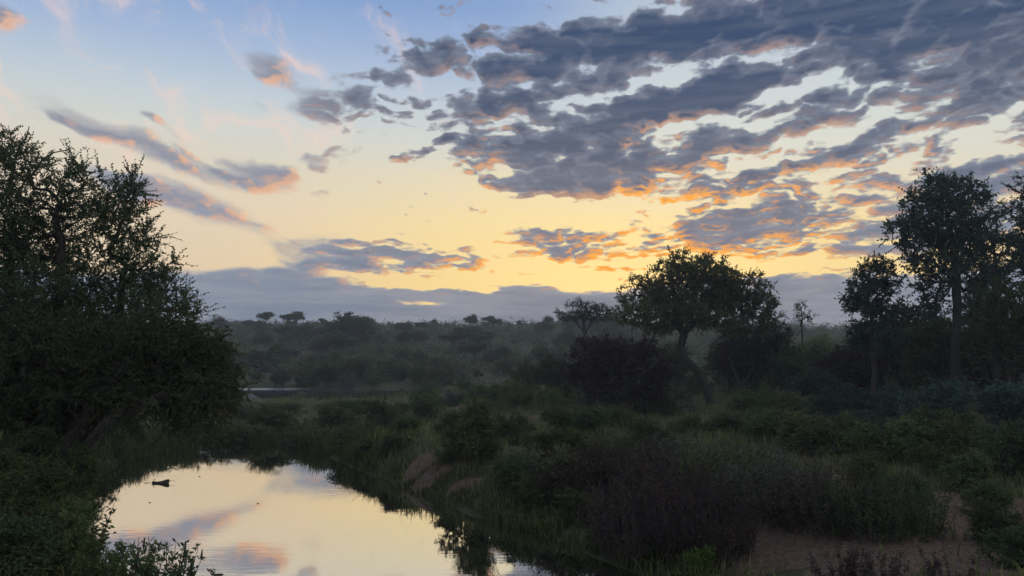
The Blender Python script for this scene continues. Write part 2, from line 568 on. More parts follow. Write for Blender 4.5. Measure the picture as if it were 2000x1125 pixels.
def build_ground():
    u = np.linspace(-1, 1, 400)
    gx = 1400 * np.sinh(6.4 * u) / math.sinh(6.4)
    v = np.linspace(-.62, 1, 420)
    gy = 24 + 1500 * np.sinh(6.4 * v) / math.sinh(6.4)
    X, Y = np.meshgrid(gx, gy)
    Z = height(X, Y)
    n, k = X.shape
    i = np.arange((n - 1) * k).reshape(n - 1, k)[:, :-1].ravel()
    m, N, out = new_mat("ground_soil")
    at = N.add('ShaderNodeAttribute', attribute_name='bare')
    tc = N.add('ShaderNodeTexCoord')
    p3 = tc.outputs['Object']
    n1 = N.noise(p3, .9, 6, .65)
    n2 = N.noise(p3, 7.0, 5, .7)
    n3 = N.noise(p3, .06, 3, .5)
    grass = N.mix(N.step(n1, .35, .65), (.045, .050, .020, 1), (.095, .090, .040, 1))
    grass = N.mix(N.step(n3, .45, .7), grass, (.085, .076, .040, 1))
    sand = N.mix(N.step(n2, .3, .7), (.090, .052, .036, 1), (.230, .145, .100, 1))
    fac = N.step(N.m('ADD', at.outputs['Fac'], N.m('MULTIPLY', N.m('SUBTRACT', n1, .5), 1.9)), .35, .55)
    pr = N.add('ShaderNodeBsdfPrincipled')
    N.put(pr.inputs['Base Color'], N.mix(fac, grass, sand))
    pr.inputs['Roughness'].default_value = .95
    pr.inputs['Specular IOR Level'].default_value = .15
    b = N.add('ShaderNodeBump')
    b.inputs['Strength'].default_value = .9
    b.inputs['Distance'].default_value = .2
    N.put(b.inputs['Height'], N.m('ADD', n2, N.m('MULTIPLY', n1, .8)))
    N.t.links.new(b.outputs[0], pr.inputs['Normal'])
    N.t.links.new(pr.outputs[0], out.inputs['Surface'])
    me = mesh_np("ground", np.stack([X, Y, Z], -1).reshape(-1, 3), [np.stack([i, i + 1, i + k + 1, i + k], 1)], m, True)
    a = me.attributes.new('bare', 'FLOAT', 'POINT')
    a.data.foreach_set('value', sand_mask(X, Y).astype(np.float32).ravel())
    return link("ground", me, kind="structure")


def water_material(name, scale, strength, stretch, rough=.02, gloss=.85, glint=None):
    m, N, out = new_mat(name)
    tc = N.add('ShaderNodeTexCoord')
    mp = N.add('ShaderNodeMapping')
    mp.inputs['Scale'].default_value = stretch
    N.t.links.new(tc.outputs['Object'], mp.inputs[0])
    n1 = N.noise(mp.outputs[0], scale, 3, .5)
    patch = N.step(N.noise(tc.outputs['Object'], .16, 2, .5), .45, .72)
    b = N.add('ShaderNodeBump')
    b.inputs['Distance'].default_value = .02
    N.put(b.inputs['Strength'], N.m('MULTIPLY_ADD', patch, strength, strength * .25))
    N.put(b.inputs['Height'], n1)
    p = N.add('ShaderNodeBsdfPrincipled')
    p.inputs['Base Color'].default_value = (.030, .030, .022, 1)
    p.inputs['Roughness'].default_value = .03
    p.inputs['IOR'].default_value = 1.333
    gl = N.add('ShaderNodeBsdfGlossy')
    gl.inputs['Color'].default_value = (.92, .90, .86, 1)
    gl.inputs['Roughness'].default_value = rough
    mx = N.add('ShaderNodeMixShader')
    if glint is None:
        mx.inputs[0].default_value = gloss
    else:                      # glint of rippled water, put in as stronger gloss at one end
        sp = N.sep(tc.outputs['Object'])
        N.put(mx.inputs[0], N.m('MULTIPLY_ADD', N.m('MULTIPLY', N.step(sp[0], glint[0], glint[1], 1, 0), N.step(n1, .4, .6, .3, 1)), gloss, .04))
    for s in (p, gl):
        N.t.links.new(b.outputs[0], s.inputs['Normal'])
    N.t.links.new(p.outputs[0], mx.inputs[1])
    N.t.links.new(gl.outputs[0], mx.inputs[2])
    N.t.links.new(mx.outputs[0], out.inputs['Surface'])
    return m


def sheet(name, x0, x1, y0, y1, z, mat, n=24):
    X, Y = np.meshgrid(np.linspace(x0, x1, n), np.linspace(y0, y1, n))
    i = np.arange((n - 1) * n).reshape(n - 1, n)[:, :-1].ravel()
    me = mesh_np(name, np.stack([X, Y, np.full_like(X, z)], -1).reshape(-1, 3), [np.stack([i, i + 1, i + n + 1, i + n], 1)], mat)
    return link(name, me, kind="structure")


build_ground()
sheet("river_pool", -30, 16, -32, 64, 0.0, water_material("pool_water", 2.2, .16, (.55, 1.6, 1)))
sheet("upper_river", -100, -7, 131.2, 149, 1.16, water_material("upper_water", 3.0, .05, (.3, 1.5, 1), .30, .75, (-44, -34)))

# ------------------------------------------------------------------ materials for plants
M = {
    'leaf_dark': leaf_material("dark_leaf", (0.047, 0.069, 0.034), (0.118, 0.146, 0.064)),
    'leaf_river': leaf_material("riverside_leaf", (.058, .076, .036), (.130, .150, .074), .42),
    'leaf_mid': leaf_material("mid_leaf", (0.063, 0.085, 0.034), (0.148, 0.174, 0.066)),
    'leaf_olive': leaf_material("olive_leaf", (0.083, 0.092, 0.040), (0.185, 0.181, 0.079)),
    'leaf_bright': leaf_material("bright_leaf", (.060, .105, .020), (.150, .205, .045)),
    'leaf_purple': leaf_material("purple_brown_leaf", (.042, .032, .028), (.112, .078, .066)),
    'leaf_grey': leaf_material("grey_leaf", (0.066, 0.069, 0.053), (0.157, 0.152, 0.116)),
    'leaf_blue': leaf_material("blue_green_leaf", (0.043, 0.073, 0.056), (0.108, 0.155, 0.108)),
    'grass': leaf_material("grass_blade", (0.076, 0.091, 0.034), (0.237, 0.218, 0.091)),
    'reed': leaf_material("reed_blade", (0.056, 0.079, 0.026), (0.165, 0.181, 0.069)),
    'bark': rough_material("bark", (.030, .024, .019), (.085, .070, .056), 9, .6),
    'dead_wood': rough_material("dead_wood", (.055, .045, .038), (.14, .12, .10), 12, .5),
    'stone': rough_material("dark_stone", (.018, .018, .018), (.05, .048, .046), 2.5, .6),
    'pale_stone': rough_material("pale_stone", (.07, .066, .064), (.17, .16, .155), 2.0, .6),
    'feather': rough_material("dark_feather", (.012, .012, .014), (.03, .03, .032), 20, .1),
}


# ------------------------------------------------------------------ plant geometry
def tube(G, pts, rad, sides):
    pts, rad = np.asarray(pts, float), np.asarray(rad, float)
    t = unit(np.gradient(pts, axis=0))
    ref = np.where(np.abs(t[:, 2:3]) > .9, np.array([[1.0, 0, 0]]), np.array([[0, 0, 1.0]]))
    a = unit(np.cross(t, ref))
    for i in range(1, len(a)):                         # keep the frame from spinning
        q = a[i - 1] - t[i] * (a[i - 1] @ t[i])
        if np.linalg.norm(q) > 1e-3:
            a[i] = q / np.linalg.norm(q)
    b = np.cross(t, a)
    ang = np.linspace(0, 2 * math.pi, sides, endpoint=False)
    ring = np.cos(ang)[None, :, None] * a[:, None, :] + np.sin(ang)[None, :, None] * b[:, None, :]
    v = (pts[:, None, :] + ring * rad[:, None, None]).reshape(-1, 3)
    k = len(pts)
    i = np.arange((k - 1) * sides)
    j = (i // sides) * sides + (i % sides + 1) % sides
    G.add(v, np.stack([i, j, j + sides, i + sides], 1))


def grow(trunks, targets, bf=.35, start=.4):
    """joins scattered crown points to the trunks as a branching tree"""
    pos, par, plen, ok = [], [], [], []
    for pl in trunks:
        base = len(pos)
        for i, p in enumerate(pl):
            pos.append(np.asarray(p, float))
            q = base + i - 1
            if i == 0:                                 # a fork starts on the nearest earlier stem
                q = -1
                if base and p[2] > .9:
                    q = int(np.argmin([np.linalg.norm(np.asarray(p) - w) for w in pos[:base]]))
            par.append(q)
            plen.append(0 if q < 0 else plen[q] + np.linalg.norm(pos[-1] - pos[q]))
            ok.append(i >= start * (len(pl) - 1))
    T = np.asarray(targets, float)
    n = len(T)
    best = np.full(n, 1e9)
    bp = np.zeros(n, int)
    for i, p in enumerate(pos):
        if ok[i]:
            c = np.linalg.norm(T - p, axis=1)
            c = c + bf * (plen[i] + c)
            m = c < best
            best[m], bp[m] = c[m], i
    done = np.zeros(n, bool)
    for _ in range(n):
        j = int(np.argmin(np.where(done, 1e9, best)))
        done[j] = True
        i = len(pos)
        p = T[j]
        pos.append(p)
        par.append(int(bp[j]))
        plen.append(plen[bp[j]] + np.linalg.norm(p - pos[bp[j]]))
        c = np.linalg.norm(T - p, axis=1)
        c = c + bf * (plen[i] + c)
        m = (c < best) & ~done
        best[m], bp[m] = c[m], i
    return np.array(pos), np.array(par)


def skeleton_mesh(G, pos, par, r_tip, r_base, r, wobble=.07, sides=(8, 5, 3), nroots=1):
    n = len(pos)
    cnt = np.ones(n)
    kids = [[] for _ in range(n)]
    for i in range(n - 1, -1, -1):
        if par[i] >= 0:
            cnt[par[i]] += cnt[i]
            kids[par[i]].append(i)
    g = math.log(r_base / r_tip) / math.log(max(cnt.max(), 3))
    rad = r_tip * cnt ** g
    starts = [i for i in range(n) if par[i] < 0]
    chains = []
    for s in starts:
        stack = [([], s)]
        while stack:
            ch, i = stack.pop()
            ch = ch + [i]
            while kids[i]:
                k = sorted(kids[i], key=lambda q: -cnt[q])
                for o in k[1:]:
                    stack.append(([i], o))
                i = k[0]
                ch.append(i)
            if len(ch) > 1:
                chains.append(ch)
    for ch in chains:
        P, R = pos[ch], rad[ch].copy()
        if ch[0] not in starts:
            R[0] = min(R[0], R[1] * 1.25)
        q, rr = [P[0]], [R[0]]
        for a in range(len(P) - 1):
            L = np.linalg.norm(P[a + 1] - P[a])
            k = 3 if L > .8 else 2
            for s in range(1, k + 1):
                t = s / k
                off = r.normal(0, (wobble if max(R[a], R[a + 1]) < .1 else .012) * L, 3) if s < k else 0
                q.append(P[a] * (1 - t) + P[a + 1] * t + off)
                rr.append(R[a] * (1 - t) + R[a + 1] * t)
        m = max(R)
        tube(G, q, rr, sides[0] if m > .09 else sides[1] if m > .03 else sides[2])
    return rad, cnt


def twigs_and_leaves(GB, GL, base, dirs, r, n_tw, length, n_leaf, ll, lw, spread=.9, up=.15, twig_r=.006, make_twigs=True, droop=.0, curl=.6):
    """sprays of leafy twigs at every branch end"""
    B = np.repeat(base, n_tw, 0)
    D = unit(np.repeat(dirs, n_tw, 0) * (1 - .5 * spread) + r.normal(0, .75 * spread, (len(B), 3)) + np.array([0, 0, up]))
    L = length * r.uniform(.45, 1.25, len(B))
    if make_twigs:
        a = unit(np.cross(D, r.normal(0, 1, D.shape)))
        b = np.cross(D, a)
        tip = B + D * L[:, None] - np.array([0, 0, 1]) * (droop * L * .6)[:, None]
        k = len(B)
        v = np.empty((k, 6, 3))
        for q in range(3):
            o = math.cos(q * 2.094) * a + math.sin(q * 2.094) * b
            v[:, q] = B + o * twig_r
            v[:, 3 + q] = tip + o * twig_r * .35
        i = np.arange(k)[:, None] * 6
        GB.add(v.reshape(-1, 3), np.concatenate([i + [0, 1, 4, 3], i + [1, 2, 5, 4], i + [2, 0, 3, 5]]))
    t = (np.arange(n_leaf) + r.uniform(.2, 1.0, (len(B), n_leaf))) / n_leaf
    p = B[:, None] + D[:, None] * (L[:, None] * t)[..., None]
    p[..., 2] -= droop * (L[:, None] * t ** 2) * .6
    ld = unit(D[:, None] * .55 + r.normal(0, curl, p.shape) + np.array([0, 0, -.12 - droop]))
    p, ld = p.reshape(-1, 3), ld.reshape(-1, 3)
    leaf_quads(GL, p, ld, ll, lw, r)


def leaf_quads(GL, p, ld, ll, lw, r):
    n = len(p)
    sd = unit(np.cross(ld, r.normal(0, 1, p.shape)))
    s = r.uniform(.6, 1.25, n)[:, None]
    v = np.empty((n, 4, 3))
    v[:, 0] = p
    v[:, 1] = p + ld * (ll * .45) * s + sd * (lw * .5) * s
    v[:, 2] = p + ld * ll * s
    v[:, 3] = p + ld * (ll * .5) * s - sd * (lw * .5) * s
    GL.add(v.reshape(-1, 3), np.arange(4 * n).reshape(-1, 4))


def lobe_points(lobes, n, r, shell=.45):
    """points spread through ellipsoids (centre, radii), denser near the surface"""
    vol = np.array([l[3] * l[4] * l[5] for l in lobes]) ** .75
    pick = r.choice(len(lobes), n, p=vol / vol.sum())
    Lb = np.array(lobes)[pick]
    d = unit(r.normal(0, 1, (n, 3)))
    rad = r.uniform(0, 1, n) ** shell
    return Lb[:, :3] + d * rad[:, None] * Lb[:, 3:6]


def make_tree_parts(lobes, trunks, r, n_pts=260, bf=.35, start=.4, r_base=.25, r_tip=.015, n_tw=6, tw_len=.6, n_leaf=8,
                    ll=.12, lw=.06, spread=.9, up=.15, droop=0.0, twig_r=.006, shell=.45, inner=.5, make_twigs=True, curl=.6, wobble=.07):
    """returns branch geometry and leaf geometry"""
    GB, GL = Geo(), Geo()
    T = lobe_points(lobes, n_pts, r, shell)
    pos, par = grow(trunks, T, bf, start)
    rad, cnt = skeleton_mesh(GB, pos, par, r_tip, r_base, r, wobble)
    n0 = sum(len(t) for t in trunks)
    i = np.arange(n0, len(pos))
    i = i[(cnt[i] <= 2) | (r.uniform(0, 1, len(i)) < inner)]
    d = unit(pos[i] - pos[par[i]])
    twigs_and_leaves(GB, GL, pos[i], d, r, n_tw, tw_len, n_leaf, ll, lw, spread, up, twig_r, make_twigs, droop, curl)
    return GB, GL


def px_lobes(depth, items, origin):
    """crown lobes given in photo pixels at a depth -> ellipsoids relative to the plant's base"""
    out = []
    for it in items:
        px, py, rx, ry = it[:4]
        dz = it[4] if len(it) > 4 else 0.0
        c = at_depth(px, py, depth + dz) - origin
        k = (depth + dz) / F_PX
        out.append((c[0], c[1], c[2], rx * k, (it[5] if len(it) > 5 else .5 * (rx + ry) * k), ry * k))
    return out


def px_line(depth, items, origin):
    return [at_depth(i[0], i[1], depth + (i[2] if len(i) > 2 else 0)) - origin for i in items]


def finish_tree(name, label, cat, origin, GB, GL, bark, leaf, group=None, crown="crown", trunk="trunk"):
    t = thing(name, label, cat, origin, group)
    link(trunk, GB.mesh(trunk, bark, True), t)
    link(crown, GL.mesh(crown, leaf), t)
    return t


def base_at(px, depth):
    """point on the ground under a photo column at a depth"""
    x = (px - 1000) / F_PX * depth
    return np.array([x, depth, float(height(x, depth)) - .05])

# ------------------------------------------------------------------ the large trees
R_ = lambda s: np.random.default_rng(s)

# tall tree on the high bank, leaning over the pool
o = base_at(52, 23.0)
lobes = px_lobes(23.0, [(-60, 430, 110, 150), (30, 380, 70, 110, -1), (40, 312, 50, 55), (-20, 290, 60, 45, 1), (120, 410, 75, 95, .5), (150, 350, 45, 50, -.5),
                        (205, 430, 60, 90), (240, 395, 42, 75, .5), (262, 360, 24, 30, 0), (275, 460, 34, 50), (255, 510, 55, 80), (170, 560, 110, 90, 1), (60, 590, 120, 110, -1),
                        (-80, 620, 140, 120), (285, 560, 46, 60, .5), (305, 620, 55, 60), (230, 650, 110, 70, -1), (110, 690, 130, 70, 1),
                        (-40, 720, 120, 70), (170, 640, 150, 70, 0), (60, 500, 100, 80, .8), (322, 540, 24, 46, 0), (345, 590, 34, 46, .5), (372, 625, 26, 30, -.4)], o)
tr = [px_line(23.0, [(52, 905), (70, 820), (95, 740), (110, 650), (118, 560), (122, 470)], o),
      px_line(23.0, [(60, 905), (40, 800, .5), (20, 700, 1), (15, 600, 1), (20, 500, .5), (30, 400)], o),
      px_line(23.0, [(66, 905), (130, 830, .4), (180, 770, .8), (215, 700, 1), (235, 620, 1), (240, 540, .6)], o)]
GB, GL = make_tree_parts(lobes, tr, R_(1), n_pts=2000, bf=.22, start=.35, r_base=.20, r_tip=.007, n_tw=4, tw_len=.62, n_leaf=26,
                         ll=.074, lw=.042, spread=.62, up=.10, twig_r=.005, shell=.5, inner=.75, curl=.5)
left_tree = finish_tree("riverbank_tree", "tall many-stemmed leafy tree on the high bank with a dead branch tip on top", "tree", o, GB, GL, M['bark'], M['leaf_river'])
GD = Geo()
for line, rr in (([(10, 400), (25, 330), (36, 290), (52, 268), (57, 247)], .035), ([(30, 310), (24, 285), (20, 262), (16, 245)], .022), ([(40, 285), (46, 275), (40, 258)], .012),
                 ([(60, 345), (85, 310), (105, 298), (131, 293)], .035), ([(88, 309), (98, 296), (108, 291)], .014)):
    q = px_line(23.0, line, o)
    tube(GD, q, np.linspace(rr, rr * .35, len(q)), 6)
link("dead_branch", GD.mesh("dead_branch", M['bark'], True), left_tree)

# second tree beside it whose boughs arch down over the water
o = base_at(110, 20.5)
lobes = px_lobes(20.5, [(330, 650, 70, 60), (385, 695, 52, 62, .6), (412, 716, 32, 58, .3), (350, 740, 80, 50), (415, 770, 48, 42, -.5), (270, 700, 80, 70), (290, 770, 80, 36, -.6), (190, 720, 80, 70, .6),
                        (120, 750, 90, 50, -.4), (30, 760, 90, 60), (220, 790, 60, 30, .4), (60, 680, 100, 70, -.5), (395, 815, 36, 22, -.3), (440, 770, 20, 24, .4), (340, 815, 50, 22, .5), (160, 800, 70, 40, .5), (60, 810, 70, 40, .3), (455, 720, 12, 14), (250, 820, 36, 20, -.6)], o)
tr = [px_line(20.5, [(110, 930), (135, 860), (175, 790), (230, 735), (300, 700), (360, 690)], o), px_line(20.5, [(116, 930), (170, 870, -.3), (215, 820, -.5), (262, 795, -.5), (330, 770), (385, 760)], o),
      px_line(20.5, [(104, 930), (90, 850, .4), (85, 780, .5), (100, 720, .4)], o), px_line(20.5, [(120, 930), (150, 880, .5), (200, 800, .8), (250, 780, .8), (272, 800, .8), (285, 835, .8)], o)]
GB, GL = make_tree_parts(lobes, tr, R_(2), n_pts=1300, bf=.28, start=.4, r_base=.17, r_tip=.007, n_tw=4, tw_len=.66, n_leaf=20, ll=.085, lw=.046, shell=.5, inner=.8, up=-.1, droop=.45, spread=.65, curl=.5)
finish_tree("drooping_tree", "dense tree whose boughs arch over the pool, hiding one end of the weir", "tree", o, GB, GL, M['bark'], M['leaf_river'])

# spreading tree with the S-bent leaning trunk
o = base_at(1388, 72.0)
lobes = px_lobes(72.0, [(1340, 530, 62, 42), (1300, 560, 50, 45), (1250, 580, 45, 40, 1), (1395, 545, 58, 40, -1), (1430, 560, 45, 35), (1475, 575, 42, 45), (1500, 610, 22, 32),
                        (1345, 590, 90, 45), (1260, 612, 52, 26, -2), (1420, 600, 62, 38, 2), (1320, 620, 70, 24, 2), (1460, 620, 40, 24), (1380, 510, 22, 18), (1325, 512, 24, 18), (1232, 618, 34, 24, 1), (1275, 638, 46, 16, -1), (1405, 632, 52, 18, -1.5), (1492, 636, 26, 22), (1440, 640, 50, 18, 1.5), (1360, 612, 60, 22, -2), (1378, 538, 46, 34, -1), (1400, 575, 64, 36, 1)], o)
tr = [px_line(72.0, [(1388, 790), (1378, 755), (1362, 725), (1338, 700), (1328, 680), (1336, 655), (1326, 632), (1330, 600), (1340, 560)], o),
      px_line(72.0, [(1332, 655), (1356, 630, 1), (1385, 600, 1)], o),
      px_line(72.0, [(1326, 640), (1300, 615), (1280, 590)], o)]
GB, GL = make_tree_parts(lobes, tr, R_(3), n_pts=1400, bf=.22, start=.5, r_base=.36, r_tip=.02, n_tw=6, tw_len=.7, n_leaf=12, ll=.19, lw=.12, shell=.42, inner=.45, up=.25)
finish_tree("spreading_tree", "broad spreading tree with a thick S-bent leaning trunk", "tree", o, GB, GL, M['bark'], M['leaf_olive'])

# flat-crowned thorn tree behind it
o = base_at(1140, 118.0)
lobes = px_lobes(118.0, [(1138, 597, 34, 11), (1108, 612, 24, 10, 1), (1170, 606, 26, 11, -1), (1190, 612, 18, 11), (1120, 622, 34, 7), (1165, 622, 32, 7), (1145, 610, 30, 10)], o)
tr = [px_line(118.0, [(1143, 690), (1142, 655), (1140, 630), (1132, 612)], o), px_line(118.0, [(1142, 655), (1155, 630), (1168, 615)], o), px_line(118.0, [(1141, 648), (1125, 630), (1112, 618)], o)]
GB, GL = make_tree_parts(lobes, tr, R_(4), n_pts=230, bf=.3, start=.6, r_base=.26, r_tip=.03, n_tw=6, tw_len=.8, n_leaf=8, ll=.19, lw=.11, shell=.5, up=.3)
finish_tree("thorn_tree", "airy flat-crowned thorn tree showing bare forked branches under its leaves", "tree", o, GB, GL, M['bark'], M['leaf_grey'])

# tall tree group on the right
o = base_at(1868, 55.0)
lobes = px_lobes(55.0, [(1830, 385, 52, 42), (1800, 420, 45, 45), (1775, 455, 40, 38), (1850, 440, 60, 60), (1895, 410, 34, 55), (1885, 480, 48, 50), (1820, 490, 55, 40, 1), (1845, 530, 40, 35, -1), (1890, 360, 16, 24),
                        (1815, 355, 20, 18), (1850, 358, 16, 20), (1765, 470, 22, 26), (1825, 570, 35, 28), (1900, 540, 40, 40), (1800, 540, 30, 26), (1815, 605, 26, 22, 1), (1912, 590, 34, 30, 1), (1785, 500, 24, 20)], o)
tr = [px_line(55.0, [(1868, 800), (1866, 700), (1869, 620), (1868, 550), (1860, 480), (1850, 420)], o), px_line(55.0, [(1868, 570), (1885, 520, .5), (1893, 460, .5), (1893, 400)], o),
      px_line(55.0, [(1866, 560), (1835, 510, -.5), (1812, 460, -.5)], o)]
GB, GL = make_tree_parts(lobes, tr, R_(5), n_pts=800, bf=.25, start=.45, r_base=.30, r_tip=.018, n_tw=5, tw_len=.75, n_leaf=12, ll=.19, lw=.12, shell=.28, inner=.35, curl=.5)
finish_tree("tall_tree", "tallest tree with a straight bare trunk beneath its broken two-part crown", "tree", o, GB, GL, M['bark'], M['leaf_blue'])

o = base_at(1708, 57.0)
lobes = px_lobes(57.0, [(1712, 530, 34, 28), (1690, 560, 36, 28), (1728, 560, 30, 32), (1665, 578, 28, 18), (1700, 600, 50, 26), (1730, 610, 36, 30), (1700, 640, 46, 20), (1675, 585, 26, 20), (1690, 668, 44, 24, 1), (1732, 665, 40, 30, -1)], o)
tr = [px_line(57.0, [(1708, 790), (1706, 700), (1704, 650), (1702, 600)], o), px_line(57.0, [(1705, 660), (1722, 620), (1726, 580)], o)]
GB, GL = make_tree_parts(lobes, tr, R_(6), n_pts=420, bf=.25, r_base=.2, r_tip=.018, n_tw=6, tw_len=.55, n_leaf=13, ll=.16, lw=.095, shell=.5, inner=.6)
finish_tree("bushy_tree", "bushy dark tree with a side branch sticking out beside the tallest tree", "tree", o, GB, GL, M['bark'], M['leaf_blue'])

o = base_at(1945, 58.0)
lobes = px_lobes(58.0, [(1945, 420, 22, 30), (1940, 470, 36, 36), (1960, 520, 40, 40), (1925, 545, 40, 40, 2), (1905, 600, 40, 40, 2), (1985, 470, 26, 20, 2)], o)
tr = [px_line(58.0, [(1945, 800), (1942, 700), (1940, 600), (1944, 500), (1946, 430)], o)]
GB, GL = make_tree_parts(lobes, tr, R_(7), n_pts=420, bf=.3, r_base=.2, r_tip=.018, n_tw=5, tw_len=.6, n_leaf=10, ll=.16, lw=.09, shell=.5)
finish_tree("slim_tree", "slim open-crowned tree squeezed in beside the tallest tree", "tree", o, GB, GL, M['bark'], M['leaf_blue'])

o = base_at(2040, 52.0)
lobes = px_lobes(52.0, [(1996, 375, 18, 35), (2020, 420, 40, 60), (2050, 500, 60, 80), (1998, 480, 20, 40), (2090, 420, 60, 80), (2000, 520, 26, 20)], o)
tr = [px_line(52.0, [(2040, 800), (2042, 700), (2040, 600), (2030, 500), (2020, 430)], o)]
GB, GL = make_tree_parts(lobes, tr, R_(8), n_pts=460, bf=.3, r_base=.24, r_tip=.018, n_tw=6, tw_len=.6, n_leaf=12, ll=.16, lw=.09, shell=.5)
finish_tree("edge_tree", "ragged-crowned tall tree on the far side of the slim tree", "tree", o, GB, GL, M['bark'], M['leaf_blue'])

o = base_at(1975, 50.0)
lobes = px_lobes(50.0, [(1960, 585, 50, 42), (2000, 620, 70, 70), (1930, 640, 46, 50), (1975, 690, 80, 50), (2060, 600, 70, 70)], o)
tr = [px_line(50.0, [(1975, 800), (1972, 740), (1975, 680), (1980, 620)], o), px_line(50.0, [(1972, 750), (1945, 700), (1935, 650)], o)]
GB, GL = make_tree_parts(lobes, tr, R_(9), n_pts=640, bf=.3, r_base=.22, r_tip=.018, n_tw=6, tw_len=.6, n_leaf=12, ll=.15, lw=.09, shell=.5)
finish_tree("domed_tree", "low domed dark tree in front of the slim tree", "tree", o, GB, GL, M['bark'], M['leaf_dark'])

# round dark tree left of the spreading tree, trunk showing below
o = base_at(1228, 62.0)
lobes = px_lobes(62.0, [(1180, 684, 60, 28), (1235, 682, 55, 28), (1140, 710, 45, 45), (1265, 710, 42, 45), (1200, 720, 80, 45), (1120, 740, 30, 30), (1290, 735, 26, 26), (1190, 760, 70, 22), (1265, 762, 36, 16)], o)
tr = [px_line(62.0, [(1228, 815), (1224, 785), (1218, 750), (1212, 710), (1200, 680)], o), px_line(62.0, [(1226, 795), (1245, 770), (1260, 740), (1265, 710)], o)]
GB, GL = make_tree_parts(lobes, tr, R_(10), n_pts=800, bf=.3, r_base=.26, r_tip=.016, n_tw=6, tw_len=.7, n_leaf=10, ll=.15, lw=.08, shell=.5)
finish_tree("round_thorn_tree", "wide round dark thorn tree with a short forked trunk before the spreading tree", "tree", o, GB, GL, M['bark'], M['leaf_purple'])

o = base_at(1455, 80.0)
lobes = px_lobes(80.0, [(1440, 670, 50, 30), (1490, 680, 55, 40), (1420, 700, 36, 26, 2), (1510, 660, 40, 36), (1450, 720, 60, 25, 2)], o)
tr = [px_line(80.0, [(1458, 795), (1445, 750), (1432, 720), (1425, 690)], o), px_line(80.0, [(1448, 758), (1470, 720), (1480, 690)], o)]
GB, GL = make_tree_parts(lobes, tr, R_(12), n_pts=600, bf=.3, r_base=.22, r_tip=.018, n_tw=6, tw_len=.75, n_leaf=10, ll=.17, lw=.09, shell=.5)
finish_tree("leaning_tree", "lower dark tree with a thin leaning trunk beneath the spreading tree's crown", "tree", o, GB, GL, M['bark'], M['leaf_purple'])

# thin see-through sapling on the skyline
o = base_at(1568, 84.0)
lobes = px_lobes(84.0, [(1566, 600, 12, 12), (1576, 618, 16, 10), (1560, 622, 9, 10)], o)
tr = [px_line(84.0, [(1568, 740), (1568, 680), (1566, 640), (1565, 608)], o)]
GB, GL = make_tree_parts(lobes, tr, R_(13), n_pts=40, bf=.4, r_base=.09, r_tip=.02, n_tw=4, tw_len=.5, n_leaf=6, ll=.16, lw=.1, shell=.6)
finish_tree("sapling", "thin see-through sapling poking above the bushes beside the spreading tree", "tree", o, GB, GL, M['bark'], M['leaf_dark'])

# ------------------------------------------------------------------ shrub prototypes (meshes shared by the copies)
def dome_lobes(r, n, rad, hgt, low=.25):
    out = []
    for _ in range(n):
        a, q = r.uniform(0, 6.283), rad * r.uniform(.1, .75)
        z = hgt * r.uniform(low, .72)
        k = r.uniform(.28, .45)
        out.append((q * math.cos(a), q * math.sin(a), z, rad * k * 1.1, rad * k * 1.1, hgt * k * .8))
    return out


def stems(r, n, rad, hgt):
    out = []
    for _ in range(n):
        a, q = r.uniform(0, 6.283), rad * r.uniform(.2, .55)
        e = np.array([q * math.cos(a), q * math.sin(a), hgt * r.uniform(.45, .7)])
        out.append([np.array([.06 * math.cos(a), .06 * math.sin(a), -.1]), e * [.25, .25, .4], e * [.6, .6, .75], e])
    return out


PROTO = {}


def proto(kind, GB, GL):
    PROTO.setdefault(kind, []).append((GB.mesh(kind + "_stems", M['bark'], True), GL.mesh(kind + "_foliage", M['leaf_mid'])))


for k in range(4):
    r = R_(100 + k)       # rounded leafy bush, 2 m tall, 2.6 m wide
    GB, GL = make_tree_parts(dome_lobes(r, 9, 1.3, 2.0, .12), stems(r, 5, 1.2, 1.8), r, n_pts=210, bf=.4, r_base=.05, r_tip=.008, n_tw=5, tw_len=.34, n_leaf=9, ll=.095, lw=.055, shell=.5, inner=.8)
    proto('round', GB, GL)
    r = R_(120 + k)       # thicket of upright leafy wands
    GB, GL = Geo(), Geo()
    nw = 170
    a, q = r.uniform(0, 6.283, nw), 1.15 * np.sqrt(r.uniform(0, 1, nw))
    b = np.stack([q * np.cos(a), q * np.sin(a), np.full(nw, -.1)], 1)
    h = r.uniform(1.0, 2.1, nw) * (1.05 - .35 * q)
    lean = np.stack([np.cos(a) * q * .25 + r.normal(0, .12, nw), np.sin(a) * q * .25 + r.normal(0, .12, nw), np.ones(nw)], 1)
    twigs_and_leaves(GB, GL, b, lean, r, 1, 1.0, 1, .05, .03, spread=0, up=0, twig_r=.008, curl=.5)
    GB, GL = Geo(), Geo()
    tipv = b + lean * h[:, None]
    for s_ in range(nw):
        tube(GB, [b[s_], b[s_] * .4 + tipv[s_] * .6 + r.normal(0, .03, 3), tipv[s_]], [.011, .008, .003], 3)
    for t in np.linspace(.18, 1.0, 9):
        p = b + lean * (h * t)[:, None]
        twigs_and_leaves(GB, GL, p, lean, r, 1, .20, 6, .075, .036, spread=.85, up=.45, make_twigs=False, curl=.55)
    proto('wand', GB, GL)
